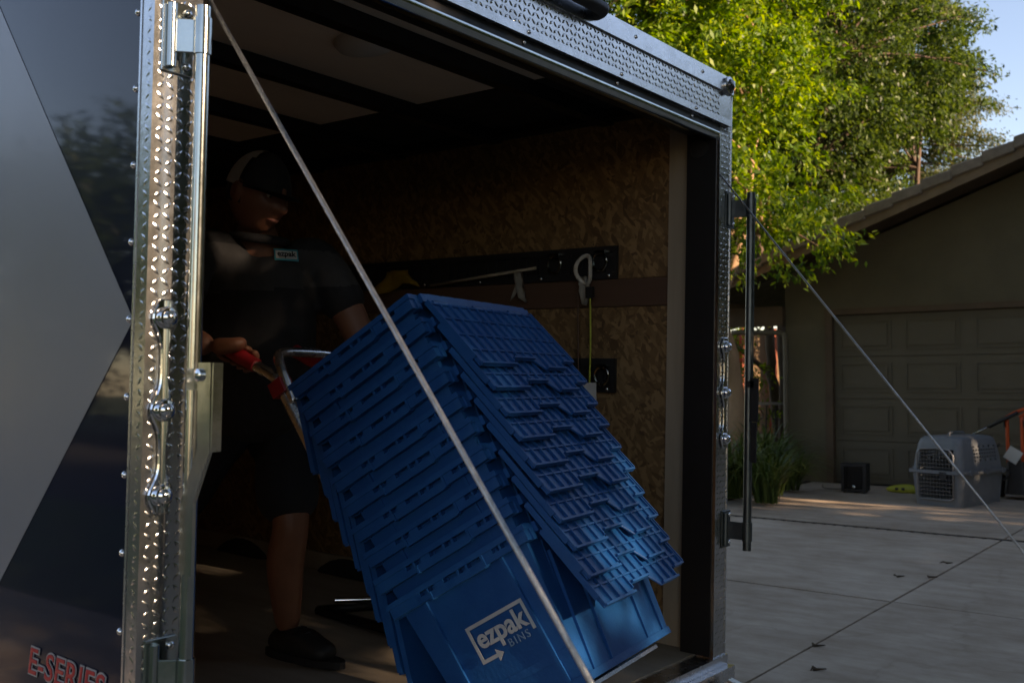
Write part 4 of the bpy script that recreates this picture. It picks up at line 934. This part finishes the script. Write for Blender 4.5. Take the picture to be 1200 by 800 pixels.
# bright tree over the planting bed, lit from the right
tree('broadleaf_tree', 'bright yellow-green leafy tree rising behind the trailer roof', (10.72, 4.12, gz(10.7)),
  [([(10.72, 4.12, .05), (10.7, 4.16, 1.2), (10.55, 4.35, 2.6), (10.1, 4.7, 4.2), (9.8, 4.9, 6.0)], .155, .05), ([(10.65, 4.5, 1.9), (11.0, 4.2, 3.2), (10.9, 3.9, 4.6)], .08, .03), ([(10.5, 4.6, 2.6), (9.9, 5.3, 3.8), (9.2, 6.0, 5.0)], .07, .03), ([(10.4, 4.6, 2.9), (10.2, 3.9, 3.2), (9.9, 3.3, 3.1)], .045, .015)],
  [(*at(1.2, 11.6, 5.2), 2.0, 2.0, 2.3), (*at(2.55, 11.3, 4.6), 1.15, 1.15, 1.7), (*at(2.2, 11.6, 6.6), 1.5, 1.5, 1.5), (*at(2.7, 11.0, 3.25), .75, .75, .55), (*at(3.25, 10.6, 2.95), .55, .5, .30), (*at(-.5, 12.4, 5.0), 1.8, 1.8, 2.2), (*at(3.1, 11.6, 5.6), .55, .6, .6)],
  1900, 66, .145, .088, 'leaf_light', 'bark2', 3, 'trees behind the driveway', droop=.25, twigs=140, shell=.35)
# dark tree behind the garage
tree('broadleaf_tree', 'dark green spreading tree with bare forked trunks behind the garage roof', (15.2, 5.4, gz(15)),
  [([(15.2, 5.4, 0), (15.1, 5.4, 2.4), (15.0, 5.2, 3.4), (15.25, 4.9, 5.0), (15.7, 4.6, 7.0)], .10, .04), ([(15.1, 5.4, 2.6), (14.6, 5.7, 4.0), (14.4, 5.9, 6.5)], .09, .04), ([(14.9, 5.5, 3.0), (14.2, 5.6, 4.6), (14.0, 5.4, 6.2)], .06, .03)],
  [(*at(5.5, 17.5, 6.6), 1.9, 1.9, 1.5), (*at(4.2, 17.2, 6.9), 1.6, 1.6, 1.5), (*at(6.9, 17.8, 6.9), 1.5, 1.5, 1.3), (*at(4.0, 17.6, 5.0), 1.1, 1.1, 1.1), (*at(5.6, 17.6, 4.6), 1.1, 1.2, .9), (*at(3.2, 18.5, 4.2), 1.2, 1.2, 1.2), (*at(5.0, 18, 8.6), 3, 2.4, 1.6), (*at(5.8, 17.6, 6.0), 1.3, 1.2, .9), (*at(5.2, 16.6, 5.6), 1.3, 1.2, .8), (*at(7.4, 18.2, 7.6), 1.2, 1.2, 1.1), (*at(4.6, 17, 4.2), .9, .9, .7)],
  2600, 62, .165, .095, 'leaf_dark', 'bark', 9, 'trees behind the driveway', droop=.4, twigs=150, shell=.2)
tree('broadleaf_tree', 'mid-green drooping tree between the dark tree and the conifer behind the roof', (18.6, 4.4, gz(18)),
  [([(18.6, 4.4, 0), (18.6, 4.3, 3), (18.7, 4.2, 5.5), (18.9, 4.0, 7.5)], .07, .03)],
  [(*at(6.4, 20.6, 5.4), 1.0, 1.0, 1.2), (*at(5.2, 21, 4.8), 1.3, 1.3, 1.2), (*at(7.6, 20.6, 7.0), 1.0, 1.0, 1.4), (*at(7.4, 20.6, 5.2), .7, .7, .6), (*at(3.6, 21.5, 5.2), 1.6, 1.6, 2.0)],
  1100, 44, .22, .09, 'leaf_mid', 'bark', 15, 'trees behind the driveway', droop=.6, twigs=60, shell=.2)
# feathery conifer at the right
cb = at(10.2, 25, gz(24)); cl = []
g_ = random.Random(4); n_c = 60
P, D = [], []
limbs = [([cb, (cb[0], cb[1], 5), (cb[0]+.1, cb[1], 11)], .22, .06)]
for k in range(150):
    z_ = 3.5+8.5*k/150; a = g_.uniform(0, 6.283); ln = (2.7*(1-(z_-3.5)/13)+.2)*g_.uniform(.6, 1.1)
    for s_ in np.linspace(.25, 1, 7): P.append((cb[0]+math.cos(a)*ln*s_, cb[1]+math.sin(a)*ln*s_, z_+.25*s_-.55*s_*s_)); D.append((math.cos(a)*.6, math.sin(a)*.6, -.6))
ct_ = thing('conifer_tree', 'tall feathery brownish-green conifer behind the right of the roof', 'tree', cb, 0, 'trees behind the driveway')
bm = nb(); tube(bm, [Vector(p)-Vector(cb) for p in limbs[0][0]], [.12, .10, .04], 10)
for k in range(0, len(P), 7): tube(bm, [Vector((cb[0], cb[1], P[k][2]-.1))-Vector(cb), Vector(P[k+6])-Vector(cb)], [.035, .01], 5, False)
obj('trunk', bm, 'bark', ct_, smooth=True)
obj('crown', leaves_mesh('crown', np.array(P)-np.array(cb), np.array(D), 90, .26, .10, 'needle', .5, .34, 1.0, 5), None, ct_)
# shrubs and hedge beyond the breezeway
for i, (lat, dep, h, rr, lf, lab) in enumerate(((2.9, 16.5, 2.3, 1.1, 'leaf_light', 'sunlit yellow-green shrub beyond the breezeway nearest the bright trunk'), (6.9, 28.5, 5.2, 2.4, 'leaf_mid', 'tall green shrub rising above the tan garden wall'), (1.2, 16.8, 3.0, 1.6, 'leaf_mid', 'tall mid-green shrub behind the trailer post'))):
    b_ = at(lat, dep, 0); b_ = (b_[0], b_[1], gz(b_[0]))
    tree('garden_shrub', lab, b_, [([b_, (b_[0], b_[1], h*.6)], .05, .02), ([b_, (b_[0]+.3, b_[1]+.2, h*.7)], .04, .015)], [(b_[0], b_[1], h*.6, rr, rr, h*.5)], 260, 34, .2, .09, lf, 'bark', 31+i, 'shrubs beyond the breezeway', twigs=25, cat='shrub', shell=.3)
tk = at(4.62, 17.2, 0); tk = (tk[0], tk[1], gz(tk[0]))
tree('dark_trunk_tree', 'dark leaning tree trunk just left of the downpipe under the breezeway beam', tk, [([tk, (tk[0]-.05, tk[1]+.05, 1.0), (tk[0]-.12, tk[1]+.12, 2.0), (tk[0]-.1, tk[1]+.2, 3.4)], .105, .07), ([(tk[0]-.08, tk[1]+.08, 1.5), (tk[0]-.4, tk[1]+.55, 2.0), (tk[0]-.6, tk[1]+.9, 2.3)], .05, .03)], [(tk[0]-.2, tk[1]+.6, 3.6, 1.0, 1.0, .8)], 160, 36, .2, .1, 'leaf_dark', 'bark', 44, 'trees behind the driveway', twigs=20)
# garden wall and red posts far beyond
GW = thing('garden_wall', 'tan garden wall with red-brown posts seen under the breezeway', 'wall', at(6.2, 26, 0)); gwz = gz(GW.location.x)
GW.rotation_euler = (0, 0, R(56))
obj('wall', boxes(((-.1, -5, gwz-.3), (.1, 5, gwz+2.45))), 'tan', GW)
for y in (-1.5, -.62, .25, .8, 1.7): obj('post', boxes(((-.35, y, gwz-.2), (-.20, y+.15, gwz+2.6))), 'redpost', GW, bevel=.01)
# low fence with mesh panels
FN = thing('low_fence', 'low dark metal fence with scroll panels behind the strap-leaved plants', 'fence', at(3.7, 15.0, 0)); fz = gz(FN.location.x); FN.rotation_euler = (0, 0, YAW-R(90))
obj('top_rail', boxes(((-1.6, -.02, fz+.95), (1.4, .02, fz+.99))), 'steel', FN)
obj('bottom_rail', boxes(((-1.6, -.02, fz+.12), (1.4, .02, fz+.15))), 'black', FN)
for k in range(22): x = -1.6+k*.142; obj('bar', tube(nb(), [(x, 0, fz), (x+.03, 0, fz+.95)], .010, 6), 'black', FN)
for k in range(10): obj('scroll', tube(nb(), [(-1.45+k*.29+.08*math.cos(a), 0, fz+.8+.08*math.sin(a)) for a in np.linspace(0, 6.283, 15)], .007, 5), 'black', FN)
# strap-leaved clumps in the bed
def strap_clump(base, n, h, label, seed):
    g = random.Random(seed); t = thing('strap_leaf_plant', label, 'plant', base, 0, 'strap-leaved plants in the bed')
    bm = nb()
    for k in range(n):
        a = g.uniform(0, 6.283); ln = h*g.uniform(.7, 1.2); out = g.uniform(.25, .75)*ln; d = Vector((math.cos(a), math.sin(a), 0)); s_ = Vector((-d.y, d.x, 0))*g.uniform(.009, .017)
        st_ = d*g.uniform(0, .12)+Vector((-d.y, d.x, 0))*g.uniform(-.08, .08); prev = None
        for i in range(8):
            u = i/7; p = st_+d*out*u**1.4+Vector((0, 0, ln*(1.25*u-.75*u*u*(.6+out/ln))))
            if p.z < .01: p.z = .01
            wv = s_*(1-u**3)*(.6+.8*u*(1-u)*2); e = (bm.verts.new(p-wv), bm.verts.new(p+wv))
            if prev: bm.faces.new((prev[0], prev[1], e[1], e[0]))
            prev = e
    obj('leaves', bm, 'strap', t, smooth=True); return t
labs = ('strap-leaved plant nearest the driveway corner', 'strap-leaved plant against the trailer post', 'strap-leaved plant right beside the downpipe', 'tall strap-leaved plant in front of the low fence', 'strap-leaved plant at the back of the bed', 'strap-leaved plant farthest left behind the post', 'strap-leaved plant in the middle of the bed')
for i, (lat, dep, n, h) in enumerate(((2.75, 10.75, 120, .9), (2.5, 11.2, 130, 1.2), (3.3, 11.9, 110, .85), (3.05, 12.2, 130, 1.25), (3.4, 13.0, 90, 1.1), (2.2, 11.0, 120, 1.2), (2.95, 11.4, 130, 1.0))):
    p = at(lat, dep, 0); strap_clump((p[0], p[1], gz(p[0])+.02), n, h, labs[i], 60+i)

# ------------------------------------------------------------------ unseen surroundings behind the camera: placed to shade the drive and show in the paint
for i, (x, y, h, rr) in enumerate(((-2.5, -11.5, 10.5, 3.0), (4.2, -12.0, 11.0, 3.0), (8.0, -12.3, 10.0, 3.0), (11.6, -12.5, 9.6, 3.0), (15.6, -13.2, 8.6, 2.4))):
    tree('shade_tree', ('broad dark shade tree across from the trailer ramp', 'tallest shade tree behind the camera', 'shade tree midway along the side of the drive', 'shade tree opposite the garage door', 'smaller shade tree at the far end of the row')[i], (x, y, gz(x)), [([(x, y, gz(x)), (x, y, h*.45), (x+.2, y, h*.75)], .24, .08), ([(x, y, h*.3), (x+1.2, y+.5, h*.55)], .1, .04), ([(x, y, h*.3), (x-1.2, y-.5, h*.6)], .1, .04)],
      [(x, y, h*.62, rr, rr*.8, h*.36), (x, y, h*.30, rr*1.05, rr*.7, h*.28)], (1000, 1000, 1000, 380, 420)[i], 28, .42, .24, 'leaf_mid', 'bark', 70+i, 'shade trees along the drive', twigs=40, shell=.15)
for i, (x, y, h) in enumerate(((-9, -18, 9.5), (-4, -20, 10.5), (1.2, -19, 7.4), (6, -20, 10.8), (10.8, -19.5, 10.2), (15.5, -20, 10.6), (20, -19, 10.0), (23.5, -15, 9.6), (25, -10.5, 9.2))):  # unseen second row, added to cut the bright sky mirrored in the header
    tree('screen_tree', ('unseen screen tree nearest the street', 'second unseen screen tree from the street', 'third unseen screen tree from the street', 'fourth unseen screen tree from the street', 'middle unseen screen tree behind the shade row', 'fourth unseen screen tree from the far end', 'third unseen screen tree from the far end', 'unseen screen tree next to the last', 'last unseen screen tree beside the house')[i], (x, y, gz(x)), [([(x, y, gz(x)), (x, y, h*.5), (x, y, h*.8)], .2, .06)],
      [(x, y, h*.6, 2.9, 2.4, h*.38), (x, y, h*.24, 2.9, 2.2, h*.25)], (230 if i in (4, 5) else 620), 26, .5, .34, 'leaf_mid', 'bark', 150+i, 'unseen screen trees added beyond the drive', twigs=14, shell=.1)
tree('shading_oak', 'unseen spreading oak, canopy added to dim skylight on the drive and trailer', (-3.4, -6.5, gz(-3.4)),  # out of view, added to block skylight over the drive and trailer
  [([(-3.4, -6.5, -.1), (-3.3, -6.4, 2.2), (-3.0, -6.0, 4.2), (-2.0, -4.5, 6.4), (0, -2, 8)], .38, .10), ([(-3.0, -6.0, 4.0), (-5, -4, 6.2), (-6, -1, 7.4)], .2, .07), ([(-3.0, -6.0, 4.0), (-1, -7, 6.2), (3, -7, 7.4)], .2, .07), ([(-2.0, -4.5, 6.4), (2, -2.5, 7.2), (5, -1, 7.6)], .12, .05)],
  [(-1, -2, 8.0, 4.2, 4.0, 1.7), (3.5, -2.5, 8.0, 3.2, 4.2, 1.6), (-5.5, -2.5, 7.6, 2.6, 4.0, 1.7), (2.5, -7, 7.6, 4.5, 3.2, 2.0), (-4, -7.5, 7.4, 3.4, 3.0, 2.0), (-3.0, 2.2, 8.2, 3.4, 3.0, 1.4), (2.5, 2.6, 8.4, 3.4, 3.0, 1.4)],
  2300, 24, .40, .21, 'leaf_mid', 'bark', 130, twigs=90, shell=.1)
for i, (x, y, h, rr) in enumerate(((-16, 16, 6.6, 3.4), (-19, 23, 9.4, 4.0), (-14, 30, 9.0, 4.2), (-22, 11, 7.5, 3.6), (-9, 38, 11.0, 5), (-24, 33, 13.5, 5.5), (-17.5, 19.5, 7.0, 3.0))):
    tree('street_tree', ('round street tree across the road, mirrored in the navy side', 'second street tree across the road', 'street tree farther along the road', 'street tree near the cream house', 'far street tree at the end of the road', 'tallest street tree across the road', 'short street tree between two taller ones')[i], (x, y, gz(x)), [([(x, y, gz(x)), (x, y, h*.5), (x, y, h*.8)], .2, .06)], [(x, y, h*.55, rr, rr, h*.45)], 800, 26, .5, .36, 'leaf_dark', 'bark', 90+i, 'street trees across the road', twigs=20, shell=.4)
NH = thing('reflector_house', 'unseen cream stucco house added across the road to mirror warm sun in the metal', 'house', (-17, -6.5, gz(-17)), R(-32))  # out of view, added so its sunlit wall gives the metal warm highlights
obj('wall', boxes(((-4, -4.5, -.3), (0, 4.5, 3.4))), 'cream', NH)
b = prism(nb(), [(-4.5, -5, 3.41), (.6, -5, 3.41), (-1.9, -5, 5.0)], (0, 10, 0)); bmesh.ops.recalc_face_normals(b, faces=b.faces[:]); obj('roof', b, 'tile', NH)
for y in (-3, 1.8): 
    o = obj('window', boxes(((.005, y, 1.0), (.05, y+1.4, 2.3))), 'offwhite', NH); obj('pane', boxes(((.051, y+.08, 1.08), (.056, y+1.32, 2.22))), 'glass', o)
o = obj('door', boxes(((.005, -.6, 0), (.05, .4, 2.1))), 'trim', NH)
